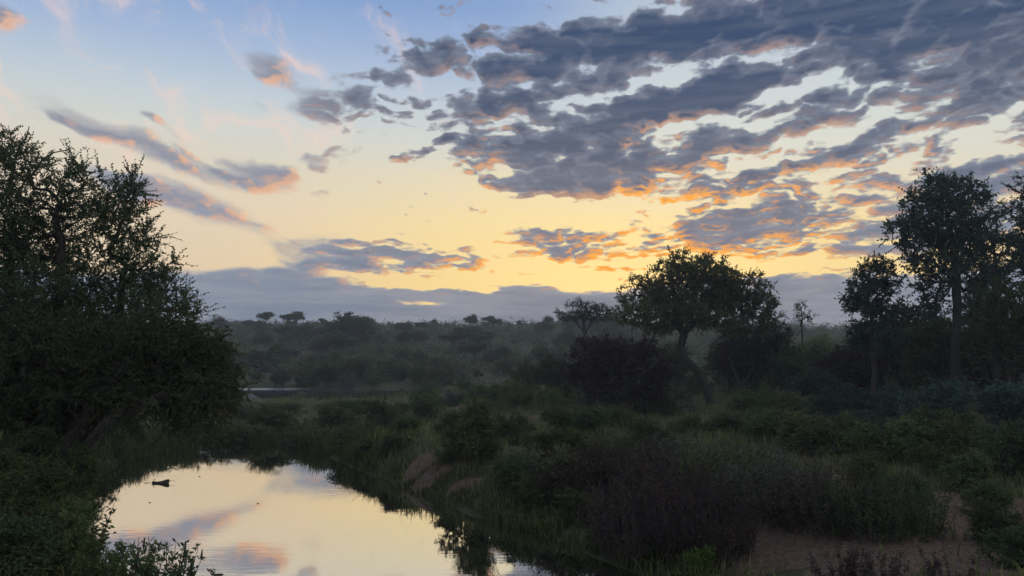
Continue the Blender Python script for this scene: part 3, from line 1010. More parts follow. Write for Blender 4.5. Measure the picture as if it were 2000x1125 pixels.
for k in range(3):
    r = R_(140 + k)       # coarse bush for the middle distance
    GB, GL = make_tree_parts(dome_lobes(r, 8, 1.35, 2.0, .15), stems(r, 4, 1.2, 1.7), r, n_pts=110, bf=.4, r_base=.06, r_tip=.012, n_tw=4, tw_len=.36, n_leaf=7, ll=.15, lw=.09, shell=.5, inner=.8, make_twigs=False)
    proto('coarse', GB, GL)
    r = R_(160 + k)       # round-headed tree, 5 m tall
    tr = [[np.array([0, 0, -.15]), np.array([.1, .05, .9]), np.array([-.05, .1, 1.8]), np.array([.15, 0, 2.8])], [np.array([.02, .05, 1.2]), np.array([.5, .3, 2.0]), np.array([.9, .4, 2.8])]]
    GB, GL = make_tree_parts(dome_lobes(r, 9, 2.2, 5.2, .42), tr, r, n_pts=330, bf=.35, r_base=.14, r_tip=.016, n_tw=5, tw_len=.5, n_leaf=8, ll=.19, lw=.11, shell=.5, inner=.7, make_twigs=False)
    proto('tree', GB, GL)
    r = R_(180 + k)       # flat-topped thorn tree, 5 m tall
    lob = [(r.uniform(-1.6, 1.6), r.uniform(-1.4, 1.4), 4.3 + r.uniform(-.5, .4), r.uniform(.8, 1.3), r.uniform(.8, 1.3), r.uniform(.28, .42)) for _ in range(7)]
    tr = [[np.array([0, 0, -.15]), np.array([.1, 0, 1.2]), np.array([0, .1, 2.4]), np.array([.2, 0, 3.6])], [np.array([.03, .05, 1.8]), np.array([-.5, .1, 2.9]), np.array([-1.0, .2, 3.7])]]
    GB, GL = make_tree_parts(lob, tr, r, n_pts=120, bf=.35, r_base=.14, r_tip=.03, n_tw=5, tw_len=.5, n_leaf=7, ll=.22, lw=.13, shell=.5, inner=.6, make_twigs=False)
    proto('flat', GB, GL)

for k in range(3):
    r = R_(200 + k)       # umbrella tree with a deep crown, 5 m tall
    lob = [(r.uniform(-1.3, 1.3), r.uniform(-1.3, 1.3), 3.7 + r.uniform(-.7, .6), r.uniform(.8, 1.2), r.uniform(.8, 1.2), r.uniform(.45, .7)) for _ in range(8)]
    tr = [[np.array([0, 0, -.15]), np.array([.1, 0, 1.0]), np.array([0, .1, 1.9]), np.array([.2, 0, 3.0])], [np.array([.03, .05, 1.2]), np.array([-.5, .1, 2.2]), np.array([-1.0, .2, 3.0])], [np.array([.03, .05, 1.3]), np.array([.5, .1, 2.2]), np.array([1.0, .2, 3.0])]]
    GB, GL = make_tree_parts(lob, tr, r, n_pts=190, bf=.35, r_base=.17, r_tip=.035, n_tw=5, tw_len=.5, n_leaf=8, ll=.24, lw=.15, shell=.5, inner=.7, make_twigs=False)
    proto('umbrella', GB, GL)
SIZE = {'umbrella': (4.0, 4.8), 'round': (2.5, 1.95), 'wand': (2.5, 1.95), 'coarse': (2.6, 1.95), 'tree': (4.4, 5.0), 'flat': (4.6, 4.9)}
plant_rng = np.random.default_rng(5)


def place(kind, name, label, cat, group, pos, w, h, leaf):
    """a copy of a prototype, w metres wide and h metres tall"""
    sw, sh = SIZE[kind]
    t = thing(name, label, cat, pos, group, plant_rng.uniform(0, 6.283), (w / sw, w / sw, h / sh))
    mb, ml = PROTO[kind][plant_rng.integers(len(PROTO[kind]))]
    tree = kind in ('tree', 'flat', 'umbrella')
    link("trunk" if tree else "stems", mb, t)
    c = link("crown" if tree else "foliage", ml, t)
    c.material_slots[0].link = 'OBJECT'
    c.material_slots[0].material = M[leaf]
    return t


def place_px(kind, name, label, cat, group, px, py, wpx, hpx, leaf):
    p = ground_hit(px, py)
    d = p[1] / F_PX
    p[2] -= .06
    return place(kind, name, label, cat, group, p, wpx * d, hpx * d, leaf)


ISLE = ("island_bush", "low olive bush on the flat island between the pool and the weir", "bush", "bushes on the island")
ISLE_D = ("dark_island_bush", "dark rounded bush among the olive bushes on the island", "bush", "dark bushes on the island")
SHORE = ("shore_bush", "green bush on the sandy shore across the pool from the drooping tree", "bush", "bushes on the sandy shore")
THICK = ("brown_thicket", "purple-brown bush of upright leafy stems between the pool and the bare sand", "bush", "purple-brown thickets")
GREEN = ("green_bush", "dull green bush on the slope below the spreading tree", "bush", "green bushes on the slope")
DARK = ("shade_bush", "dark blue-green bush in the shade below the tallest tree", "bush", "dark bushes below the tall trees")
HIGH = ("bank_bush", "leafy bush covering the high bank below the many-stemmed tree", "bush", "bushes on the high bank")
SANDY = ("path_bush", "small bush growing at the edge of the bare sand track", "bush", "bushes beside the sand track")

LIST = [
    ('round', ISLE, 540, 842, 130, 52, 'leaf_olive'), ('round', ISLE, 645, 838, 120, 50, 'leaf_olive'), ('round', ISLE_D, 745, 845, 90, 66, 'leaf_dark'), ('round', ISLE, 600, 866, 100, 34, 'leaf_olive'),
    ('round', ISLE, 690, 868, 100, 36, 'leaf_mid'), ('round', ISLE, 480, 858, 90, 32, 'leaf_olive'), ('round', ISLE, 420, 862, 90, 36, 'leaf_mid'), ('round', ISLE, 360, 864, 80, 40, 'leaf_olive'), ('round', ISLE, 570, 806, 100, 22, 'leaf_olive'),
    ('round', ISLE, 655, 802, 100, 20, 'leaf_olive'), ('round', ISLE, 490, 826, 90, 34, 'leaf_grey'), ('round', ISLE, 800, 852, 80, 44, 'leaf_mid'), ('round', ISLE_D, 690, 822, 80, 40, 'leaf_dark'), ('round', ISLE, 780, 815, 90, 28, 'leaf_mid'),
    ('round', ISLE, 310, 864, 90, 36, 'leaf_mid'), ('round', ISLE, 265, 872, 90, 40, 'leaf_dark'), ('round', ISLE, 215, 885, 90, 48, 'leaf_dark'), ('round', ISLE, 720, 800, 90, 20, 'leaf_olive'), ('round', ISLE_D, 830, 790, 70, 36, 'leaf_dark'),
    ('round', SHORE, 935, 900, 140, 120, 'leaf_mid'), ('round', SHORE, 880, 855, 90, 56, 'leaf_mid'), ('round', SHORE, 1005, 868, 100, 60, 'leaf_mid'), ('round', SHORE, 770, 876, 90, 30, 'leaf_dark'), ('round', SHORE, 715, 882, 80, 26, 'leaf_mid'),
    ('round', SHORE, 1030, 955, 150, 64, 'leaf_dark'), ('round', SHORE, 1085, 910, 130, 80, 'leaf_mid'), ('round', SHORE, 1065, 985, 130, 54, 'leaf_mid'), ('round', SHORE, 1000, 935, 110, 46, 'leaf_mid'), ('round', SHORE, 1085, 975, 120, 100, 'leaf_olive'),
    ('round', SHORE, 940, 800, 80, 50, 'leaf_dark'), ('round', SHORE, 1000, 790, 80, 44, 'leaf_mid'), ('round', SHORE, 870, 905, 70, 30, 'leaf_mid'), ('round', SHORE, 1130, 1015, 120, 60, 'leaf_mid'),
    ('wand', THICK, 1235, 1058, 160, 120, 'leaf_purple'), ('wand', THICK, 1270, 1075, 200, 175, 'leaf_purple'), ('wand', THICK, 1370, 1088, 190, 190, 'leaf_purple'), ('wand', THICK, 1130, 975, 150, 110, 'leaf_purple'), ('wand', THICK, 1230, 960, 170, 120, 'leaf_purple'),
    ('wand', THICK, 1330, 940, 170, 110, 'leaf_grey'), ('wand', THICK, 1420, 970, 190, 130, 'leaf_mid'), ('wand', THICK, 1500, 1005, 200, 140, 'leaf_grey'), ('wand', THICK, 1610, 1025, 210, 135, 'leaf_purple'), ('wand', THICK, 1720, 1045, 210, 145, 'leaf_dark'),
    ('wand', THICK, 1330, 1010, 180, 130, 'leaf_purple'), ('wand', THICK, 1190, 900, 130, 70, 'leaf_mid'), ('wand', THICK, 1540, 950, 130, 70, 'leaf_mid'), ('wand', THICK, 1450, 920, 140, 70, 'leaf_purple'),
    ('round', SANDY, 1690, 985, 130, 100, 'leaf_mid'), ('round', SANDY, 1770, 1020, 120, 90, 'leaf_dark'), ('round', SANDY, 1955, 1065, 130, 80, 'leaf_dark'), ('round', SANDY, 1935, 1005, 110, 70, 'leaf_mid'), ('round', SANDY, 1990, 1110, 140, 90, 'leaf_dark'),
    ('round', SANDY, 1830, 925, 110, 60, 'leaf_mid'),
    ('round', GREEN, 1280, 880, 130, 60, 'leaf_dark'), ('round', GREEN, 1345, 850, 100, 40, 'leaf_mid'), ('round', GREEN, 1440, 850, 120, 46, 'leaf_olive'), ('round', GREEN, 1500, 860, 130, 60, 'leaf_mid'), ('round', GREEN, 1565, 880, 140, 80, 'leaf_olive'),
    ('round', GREEN, 1640, 895, 150, 84, 'leaf_mid'), ('round', GREEN, 1490, 815, 120, 56, 'leaf_mid'), ('round', GREEN, 1560, 820, 110, 56, 'leaf_olive'), ('round', GREEN, 1300, 815, 90, 40, 'leaf_dark'), ('round', GREEN, 1160, 850, 110, 60, 'leaf_dark'),
    ('round', GREEN, 1210, 835, 100, 44, 'leaf_mid'), ('round', GREEN, 1100, 840, 100, 50, 'leaf_mid'),
    ('round', DARK, 1650, 830, 130, 76, 'leaf_blue'), ('round', DARK, 1725, 830, 120, 76, 'leaf_blue'), ('round', DARK, 1840, 840, 180, 100, 'leaf_blue'), ('round', DARK, 1960, 850, 170, 110, 'leaf_blue'), ('round', DARK, 1740, 905, 170, 90, 'leaf_mid'),
    ('round', DARK, 1860, 905, 170, 100, 'leaf_mid'), ('round', DARK, 1970, 930, 160, 110, 'leaf_dark'), ('round', DARK, 1900, 960, 140, 80, 'leaf_mid'), ('round', DARK, 1600, 800, 120, 80, 'leaf_blue'), ('round', DARK, 1680, 870, 120, 70, 'leaf_blue'),
    ('round', HIGH, 40, 1020, 170, 120, 'leaf_mid'), ('round', HIGH, 125, 985, 150, 110, 'leaf_mid'), ('round', HIGH, 50, 930, 160, 100, 'leaf_dark'), ('round', HIGH, 140, 1075, 150, 100, 'leaf_mid'), ('round', HIGH, 20, 1110, 170, 110, 'leaf_dark'),
    ('round', HIGH, 165, 930, 120, 80, 'leaf_dark'), ('round', HIGH, 100, 1130, 170, 100, 'leaf_mid'), ('round', HIGH, 15, 960, 130, 90, 'leaf_mid'), ('round', HIGH, 80, 1060, 150, 90, 'leaf_mid'),
]
OWN = {   # what sets single bushes apart
    (745, 845): "tallest dark bush on the island, with the weir's end behind it", (690, 822): "dark bush in the middle of the olive bushes, straight below the weir",
    (830, 790): "dark bush at the weir's end next to the pale bare snag", (490, 826): "greyish bush on the island beside the pale boulders", (215, 885): "dark bush on the far shore behind the arching boughs",
    (935, 900): "big round green bush standing above the sandy bank hollow", (770, 876): "dark green bush where the sandy shore meets the island", (1030, 955): "dark green bush between the sandy hollow and the thickets",
    (1000, 935): "low green bush on the sandy slope above the pool", (1085, 975): "olive green bush brighter than the thickets beside it", (940, 800): "dark bush by the small bare patch on the flat",
    (870, 905): "smallest green bush, growing out of the sandy hollow", (1130, 1015): "green bush between the olive bush and the waterside thicket",
    (1235, 1058): "purple-brown thicket standing closest to the water's edge", (1270, 1075): "tall purple-brown thicket behind the bright yellow-green plant", (1370, 1088): "purple-brown thicket jutting out onto the bare sand",
    (1130, 975): "purple-brown thicket touching the olive green shore bush", (1610, 1025): "wide purple-brown thicket along the edge of the bare sand", (1720, 1045): "greener thicket at the end of the belt where the track turns",
    (1500, 1005): "purple-brown thicket with trampled grass in front of it", (1540, 950): "low thicket in front of the small bare patch",
    (1690, 985): "mid-green bush rising behind the greener end thicket", (1955, 1065): "dark bush alone in the middle of the track's bend", (1830, 925): "low green bush on the far side of the sand track",
    (1440, 850): "olive bush straight below the spreading tree's trunk", (1280, 880): "dark bush in front of the round thorn tree's trunk", (1565, 880): "olive bush behind the small bare patch",
    (1840, 840): "very dark wide bush at the foot of the tallest tree", (1960, 850): "dark bush in front of the low domed tree", (1650, 830): "dark blue-green bush at the foot of the bushy dark tree",
    (40, 1020): "leafy bush on the high bank, lit edge facing the water".replace(", lit edge facing the water", " halfway down its slope"), (165, 930): "dark bush under the arching boughs' stems", (50, 930): "dark bush hiding the foot of the many-stemmed tree",
}
for kind, (nm, lab, cat, grp), px, py, w, h, leaf in LIST:
    tint = {'leaf_dark': "dark", 'leaf_grey': "greyish", 'leaf_mid': "mid-green", 'leaf_olive': "olive", 'leaf_purple': "purple-brown", 'leaf_blue': "blue-green"}[leaf]
    size = "small" if w < 95 else "middle-sized" if w < 150 else "wide"
    where = lab.split(" bush ", 1)[1]
    place_px(kind, nm, OWN.get((px, py), f"{size} {tint} bush {where}"), cat, grp, px, py, w, h, leaf)

# low trees closing off the middle distance below the skyline
WOOD = ("scrub_tree", "dark round-headed scrub tree on the wooded rise behind the spreading tree", "tree", "scrub trees behind the spreading tree")
for px, dep, w, h, leaf in ((1530, 78, 5.5, 6.5, 'leaf_dark'), (1590, 82, 5.0, 6.0, 'leaf_dark'), (1640, 70, 6.0, 5.6, 'leaf_purple'), (1690, 72, 6.5, 6.6, 'leaf_purple'), (1760, 66, 6.5, 8.2, 'leaf_purple'), (1815, 62, 6.0, 7.6, 'leaf_dark'),
                            (1910, 63, 6.0, 8.0, 'leaf_purple'), (1500, 88, 6.0, 6.5, 'leaf_mid'), (1300, 92, 5.5, 6.0, 'leaf_dark'), (1200, 96, 6.0, 6.0, 'leaf_dark'), (1160, 88, 5.5, 5.0, 'leaf_mid'), (1420, 96, 6.5, 7.0, 'leaf_mid'),
                            (1075, 92, 4.5, 5.5, 'leaf_dark'), (1030, 110, 5.0, 5.0, 'leaf_mid'), (1620, 96, 6.5, 6.5, 'leaf_mid'), (1680, 100, 6.5, 6.0, 'leaf_mid'), (1980, 72, 6.5, 8.0, 'leaf_dark'), (1850, 76, 6.5, 8.0, 'leaf_dark'), (1770, 84, 6.5, 8.5, 'leaf_dark')):
    tint = {'leaf_dark': "dark", 'leaf_purple': "purple-tinged", 'leaf_mid': "dull green"}[leaf]
    spot = ("beyond the flat-crowned thorn tree's side of the flat" if px < 1100 else "behind the round thorn tree" if px < 1260 else "behind the spreading tree" if px < 1470 else
            "beside the thin skyline sapling" if px < 1625 else "at the foot of the bushy dark tree" if px < 1725 else "around the tallest tree's trunk" if px < 1880 else "behind the low domed tree")
    place('tree', WOOD[0], f"{tint} round-headed scrub tree {spot}", "tree", WOOD[3], base_at(px, dep), w, h, leaf)

# more of the same wood where it runs on past the low domed tree
for px, dep, w, h in ((2110, 60, 6.5, 8.5), (2190, 66, 7.0, 9.0), (2120, 46, 5.0, 5.0), (2200, 44, 5.5, 5.5), (2290, 58, 7.0, 9.0), (2280, 38, 5.0, 4.5), (2160, 34, 4.0, 3.4), (2400, 50, 7.0, 8.0), (2260, 28, 3.6, 2.8)):
    place('tree', "flank_tree", "dark scrub tree where the wood runs on beyond the low domed tree", "tree", "wood beyond the domed tree", base_at(px, dep), w, h, 'leaf_dark')

# scattered scrub on the flat, from the pool's far side to the foot of the hill
FLAT = ("scrub_bush", "scrub bush on the dim flat between the pool and the hill", "bush", "scrub bushes on the flat")
FOOT = ("hillfoot_tree", "small dark tree at the foot of the far hill behind the weir", "tree", "small trees at the foot of the hill")
r = R_(300)
n = 0
while n < 105:
    y = r.uniform(64, 128)
    px = r.uniform(820, 2050)
    x = (px - 1000) / F_PX * y
    if pool_distance(np.array(x), np.array(y)) < 3 or (1300 < px < 1470 and y < 82):
        continue
    sz = r.uniform(1.4, 3.2)
    w_, leaf = sz * r.uniform(1.0, 1.5), str(r.choice(['leaf_mid', 'leaf_dark', 'leaf_olive', 'leaf_grey']))
    tint = {'leaf_dark': "dark", 'leaf_grey': "greyish", 'leaf_mid': "green", 'leaf_olive': "olive"}[leaf]
    spot = ("on the flat beyond the sandy shore" if px < 1120 else "around the round thorn tree" if px < 1300 else "around the spreading tree" if px < 1540 else "on the rise towards the bushy dark tree" if px < 1720 else "in the shade of the tall trees")
    place('coarse', FLAT[0], f"{tint} {'low' if sz < 2.2 else 'tall'} scrub bush {spot}", "bush", FLAT[3], base_at(px, y), w_, sz, leaf)
    n += 1
n = 0
while n < 105:
    y = 148 + 45 * r.uniform(0, 1) ** (2.4 if n > 70 else 1.3)
    px = r.uniform(380, 860 if n > 70 else 1250)
    sz = r.uniform(2.0, 4.6)
    leaf = str(r.choice(['leaf_mid', 'leaf_dark', 'leaf_olive', 'leaf_grey', 'leaf_dark']))
    tint = {'leaf_dark': "dark", 'leaf_grey': "greyish", 'leaf_mid': "green", 'leaf_olive': "olive"}[leaf]
    spot = "behind the upper river" if px < 840 else "between the weir's end and the flat-crowned thorn tree"
    place('tree' if r.uniform() < .6 else 'coarse', FOOT[0], f"small {tint} tree at the hill's foot {spot}", "tree", FOOT[3], base_at(px, y), sz * r.uniform(1.0, 1.5), sz, leaf)
    n += 1

# trees standing on the skyline
SKY_TREES = [
    ('umbrella', "flat_thorn_tree", "small umbrella-shaped thorn tree on the skyline beside a bare snag", 518, 636, 30, 26, 335, 'leaf_dark'),
    ('umbrella', "wide_thorn_tree", "wider flat-topped thorn tree on the skyline with a dead limb beside it", 578, 636, 46, 29, 330, 'leaf_dark'),
    ('tree', "skyline_clump_tree", "low twiggy tree on the skyline just beyond the drooping tree", 432, 636, 36, 20, 320, 'leaf_grey'),
    ('umbrella', "tiny_thorn_tree", "tiny flat thorn tree on the skyline next to the big round tree", 630, 636, 14, 14, 340, 'leaf_dark'),
    ('tree', "round_hill_tree", "big round dark tree breaking the hill skyline", 683, 700, 100, 92, 250, 'leaf_dark'),
    ('tree', "hill_dome_tree", "second round dark tree just below the big round one on the hill", 655, 722, 90, 76, 225, 'leaf_dark'),
    ('tree', "skyline_ball_tree", "small ball-shaped tree on the skyline between two snags", 846, 636, 16, 14, 345, 'leaf_dark'),
    ('umbrella', "skyline_spread_tree", "small spreading thorn tree on the skyline, paler than its neighbours", 919, 636, 24, 17, 345, 'leaf_grey'),
    ('umbrella', "lone_thorn_tree", "small thorn tree with a ragged top standing alone on the skyline", 956, 636, 24, 20, 345, 'leaf_dark'),
    ('tree', "skyline_shrub_tree", "low shrubby tree on the skyline near the flat-crowned thorn tree", 1012, 637, 14, 12, 345, 'leaf_dark'),
]
for kind, nm, lab, px, py, w, h, dep, leaf in SKY_TREES:
    b = base_at(px, dep)
    top = at_depth(px, py - h, dep)[2]
    place(kind, nm, lab, "tree", None, b, w * dep / F_PX, top - b[2], leaf)


def snag(name, label, px, top, dep, rr, forks, seed):
    """bare dead tree"""
    r = R_(seed)
    o = base_at(px, dep)
    H = at_depth(px, top, dep)[2] - o[2]
    t = thing(name, label, "dead tree", o)
    G = Geo()
    tube(G, [np.array([0, 0, -.2]), np.array([r.normal(0, .1), 0, H * .35]), np.array([r.normal(0, .25), 0, H * .7]), np.array([r.normal(0, .3), 0, H])], [rr, rr * .8, rr * .5, rr * .15], 5)
    link("trunk", G.mesh("trunk", M['dead_wood'], True), t)
    for k in range(forks):
        G = Geo()
        z = H * r.uniform(.35, .75)
        dx = r.choice([-1, 1]) * H * r.uniform(.12, .3)
        tube(G, [np.array([0, 0, z]), np.array([dx * .5, r.normal(0, .2), z + H * .12]), np.array([dx, r.normal(0, .3), z + H * r.uniform(.18, .34)])], [rr * .5, rr * .35, rr * .12], 4)
        link("branch", G.mesh("branch", M['dead_wood'], True), t)


snag("dead_snag", "bare forked snag between the umbrella thorn trees on the skyline", 539, 618, 332, .16, 4, 1)
snag("leaning_snag", "thin bare snag touching the wider flat-topped thorn tree", 558, 616, 330, .13, 3, 2)
snag("bare_pole_tree", "thin bare dead tree on the skyline beyond the big round tree", 829, 617, 345, .12, 3, 3)
snag("mid_snag", "pale bare snag rising from the bushes where the weir ends", 838, 742, 126, .08, 4, 4)


# ------------------------------------------------------------------ uncountable growth
def far_scrub():
    r = R_(400)
    G = Geo()
    nb = 3900
    y = 165 + 290 * r.uniform(0, 1, nb) ** .8
    x = (r.uniform(250, 2100, nb) - 1000) / F_PX * y
    wide = r.uniform(0, 1, nb) < .16
    x[wide] = r.uniform(-1.4, 1.4, wide.sum()) * y[wide]
    grove = lumps(x, y, .045, 41) + .5 * lumps(x, y, .12, 42)
    keep = grove > -.85 + .5 * r.normal(0, 1, nb)
    x, y, grove = x[keep], y[keep], grove[keep]
    nb = len(x)
    z = height(x, y)
    h = r.uniform(1.2, 3.4, nb) * (1 + .45 * np.clip(grove, 0, 1)) * np.where(r.uniform(0, 1, nb) < .12, 1.5, 1.0)
    w = h * r.uniform(.65, 1.15, nb)
    k = 75
    d = unit(r.normal(0, 1, (nb, k, 3)))
    d[..., 2] = np.abs(d[..., 2])
    rad = r.uniform(.35, 1, (nb, k)) ** .5
    lump = 1 + .3 * np.sin(d[..., 0] * 5 + r.uniform(0, 6, (nb, 1))) * np.cos(d[..., 1] * 4 + r.uniform(0, 6, (nb, 1)))
    p = np.stack([x[:, None] + d[..., 0] * rad * w[:, None] * lump, y[:, None] + d[..., 1] * rad * w[:, None] * lump, z[:, None] + d[..., 2] * rad * h[:, None] * lump], -1).reshape(-1, 3)
    leaf_quads(G, p, unit(r.normal(0, 1, p.shape)), .56, .40, r)
    pick = np.repeat(r.uniform(0, 1, nb) < .22, k).astype(int)
    me = mesh_np("hillside_scrub", np.concatenate(G.v), [np.concatenate(G.f[4])], [M['leaf_dark'], M['leaf_olive']], face_mat=pick)
    link("hillside_scrub", me, kind="stuff", label="dense bushveld scrub covering the far hillside", category="scrub")


# trees one can tell apart on the hill
HILL = ("hill_tree", "trees scattered over the far hill")
r = R_(420)
for k in range(85):
    y = 180 + 185 * r.uniform(0, 1) ** .9
    px = r.uniform(360, 1230)
    sz = r.uniform(3.2, 6.2)
    leaf = str(r.choice(['leaf_dark', 'leaf_dark', 'leaf_mid', 'leaf_grey']))
    tint = {'leaf_dark': "dark", 'leaf_grey': "greyish", 'leaf_mid': "dull green"}[leaf]
    spot = "on the lower hillside" if y < 235 else "halfway up the hillside" if y < 310 else "along the hill's crest"
    side = "above the weir" if px < 840 else "towards the flat-crowned thorn tree"
    place(str(r.choice(['tree', 'tree', 'umbrella'])), HILL[0], f"{tint} tree {spot} {side}", "tree", HILL[1], base_at(px, y), sz * r.uniform(.95, 1.5), sz * .9, leaf)


def blades(name, label, cat, p, h, width, mat, r, lean=.35, droop=.0):
    """curved two-segment blades"""
    n = len(p)
    a = r.uniform(0, 6.283, n)
    hd = np.stack([np.cos(a), np.sin(a), np.zeros(n)], 1)
    sd = np.stack([-np.sin(a), np.cos(a), np.zeros(n)], 1) * (width * .5)
    sd = sd[:, :] if np.isscalar(width) else sd
    ln = (lean * r.uniform(.2, 1.4, n) * h)[:, None]
    up = np.array([0, 0, 1.0])
    m1 = p + up * (h * .5)[:, None] + hd * ln * .3
    m2 = p + up * (h * .85)[:, None] + hd * ln * .8
    tip = p + up * (h * (1 - droop * r.uniform(.3, 1.2, n)))[:, None] + hd * ln * 1.6
    v = np.stack([p - sd, p + sd, m1 + sd * .9, m1 - sd * .9, m2 + sd * .65, m2 - sd * .65, tip], 1).reshape(-1, 3)
    i = np.arange(n)[:, None] * 7
    G = Geo()
    G.add(v, np.concatenate([i + [0, 1, 2, 3], i + [3, 2, 4, 5]]), i + [5, 4, 6])
    link(name, G.mesh(name, mat), kind="stuff", label=label, category=cat)


def ground_cover():
    r = R_(500)
    n = 120000
    y = 11 + 110 * r.uniform(0, 1, n) ** 1.5
    x = r.uniform(-.75, .75, n) * y
    sd = pool_distance(x, y)
    bare = sand_mask(x, y)
    clump = lumps(x, y, 2.2, 21) + lumps(x, y, .6, 22)
    keep = (sd > .1) & (bare < np.where(x < 3, .34, .50) + np.where(x < 3, .30, .35) * r.normal(0, 1, n)) & (clump > -.5 + .3 * r.normal(0, 1, n))
    x, y, sd, clump = x[keep], y[keep], sd[keep], clump[keep]
    h = (.16 + .012 * y ** .8) * r.uniform(.5, 1.6, len(x)) * (1 + .5 * np.clip(clump, -.5, 1))
    z = height(x, y)
    blades("grass", "rough tufted grass covering the banks and flats", "grass", np.stack([x, y, z - .03], 1), h, .035, M['grass'], r)
    # reeds and overhanging grass along the shoreline
    pts = []
    for a, b, dens in [(POOL[i], POOL[i + 1], 1.0) for i in range(2, 18)]:
        L = np.linalg.norm(b - a)
        k = int(L * 190)
        t = r.uniform(0, 1, k)
        nrm = np.array([-(b - a)[1], (b - a)[0]]) / L
        off = np.abs(r.normal(0, .7, k)) - .15
        q = a + t[:, None] * (b - a)
        c = q + nrm * off[:, None]
        s = pool_distance(c[:, 0], c[:, 1]) < -.3
        c[s] = (q - nrm * off[:, None])[s]
        pts.append(c)
    c = np.concatenate(pts)
    keep = lumps(c[:, 0], c[:, 1], 1.3, 31) + .4 * r.normal(0, 1, len(c)) > -.35
    c = c[keep & (sand_mask(c[:, 0], c[:, 1]) < .2)]
    z = height(c[:, 0], c[:, 1])
    tall = .55 + .5 * np.clip(lumps(c[:, 0], c[:, 1], .5, 33), -.6, 1)
    h = tall * r.uniform(.5, 1.5, len(c)) * np.where(c[:, 1] > 40, 1.2, .62)
    blades("reeds", "reeds and overhanging grass fringing the pool's shoreline", "reeds", np.stack([c[:, 0], c[:, 1], np.maximum(z, -.1) - .02], 1), h, .045, M['reed'], r, .55, .25)


far_scrub()
ground_cover()

# ------------------------------------------------------------------ weir, rocks, driftwood, birds
def weir():
    t = thing("weir", "long low dark stone weir holding back the upper river", "weir", (-36, 131, 0))
    r = R_(600)
    mats = M['stone']
    xs = np.arange(-36, 25.0, 1.5)
    for i, x in enumerate(xs):
        w, hh, dy = 1.46, 1.30 + r.normal(0, .015), r.normal(0, .03)
        G = Geo()
        b = .05
        prof = np.array([(-.55, -.6), (.45, -.6), (.45, hh - b), (.45 - b, hh), (-.3 + b, hh), (-.3, hh - b)])
        v = np.concatenate([np.stack([np.full(6, s), prof[:, 0] + dy, prof[:, 1]], 1) for s in (x, x + w)])
        q = np.array([[k, (k + 1) % 6, (k + 1) % 6 + 6, k + 6] for k in range(6)])
        G.add(v, q)
        G.add(v, np.array([[5, 4, 3, 2, 1, 0], [6, 7, 8, 9, 10, 11]]))
        link("block", G.mesh("block", mats), t)


def rock_mesh(seed, mat):
    r = R_(seed)
    n, m = 7, 11
    th = np.linspace(.05, math.pi - .05, n)
    ph = np.linspace(0, 2 * math.pi, m, endpoint=False)
    T, P_ = np.meshgrid(th, ph, indexing='ij')
    d = np.stack([np.sin(T) * np.cos(P_), np.sin(T) * np.sin(P_), np.cos(T)], -1)
    rad = 1 + .22 * np.sin(d[..., 0] * 4 + seed) * np.cos(d[..., 1] * 3 + seed * 2) + .1 * r.normal(0, 1, T.shape)
    v = d * rad[..., None] * [1.0, .75, .45]
    i = np.arange((n - 1) * m)
    j = (i // m) * m + (i % m + 1) % m
    G = Geo()
    G.add(v.reshape(-1, 3), np.stack([i, i + m, j + m, j], 1), )
    G.add(v[0], np.arange(m)[None, :])
    G.add(v[-1], np.arange(m)[None, ::-1])
    return G.mesh("boulder", mat, True)


def rocks():
    r = R_(610)
    for k in range(16):
        px, y = r.uniform(60, 520), r.uniform(103, 124)
        p = base_at(px, y)
        o = link("boulder", rock_mesh(620 + k, M['pale_stone']), label="pale grey boulder in the riverbed below the weir", category="boulder", group="boulders below the weir")
        o.location = p + [0, 0, .05]
        o.rotation_euler = (0, 0, r.uniform(0, 6.28))
        o.scale = (r.uniform(.9, 2.6),) * 3


def driftwood():
    c = on_level(313, 944, 0)
    t = thing("driftwood_log", "dark waterlogged log with sticks floating in the pool", "log", c)
    G = Geo()
    tube(G, [(-.40, .05, .01), (-.34, .03, .04), (-.28, .02, .035), (-.10, 0, .03), (.12, -.02, .05), (.32, -.03, .08), (.40, -.02, .09), (.43, -.02, .08)], [.02, .07, .05, .055, .075, .095, .09, .03], 9)
    link("trunk", G.mesh("trunk", M['bark'], True), t)
    for pts, rr in (([(-.80, .10, .0), (-.6, .08, .03), (-.35, .04, .05)], .014), ([(.35, .0, .10), (.5, .02, .11), (.68, .05, .10)], .016), ([(-.32, .02, .08), (-.30, .04, .15), (-.24, .05, .20)], .016),
                    ([(-.30, .04, .15), (-.38, .05, .18)], .010), ([(.1, .0, .1), (.24, .02, .16), (.42, .02, .18)], .02)):
        G = Geo()
        tube(G, pts, np.linspace(rr, rr * .4, len(pts)), 5)
        link("stick", G.mesh("stick", M['bark'], True), t)


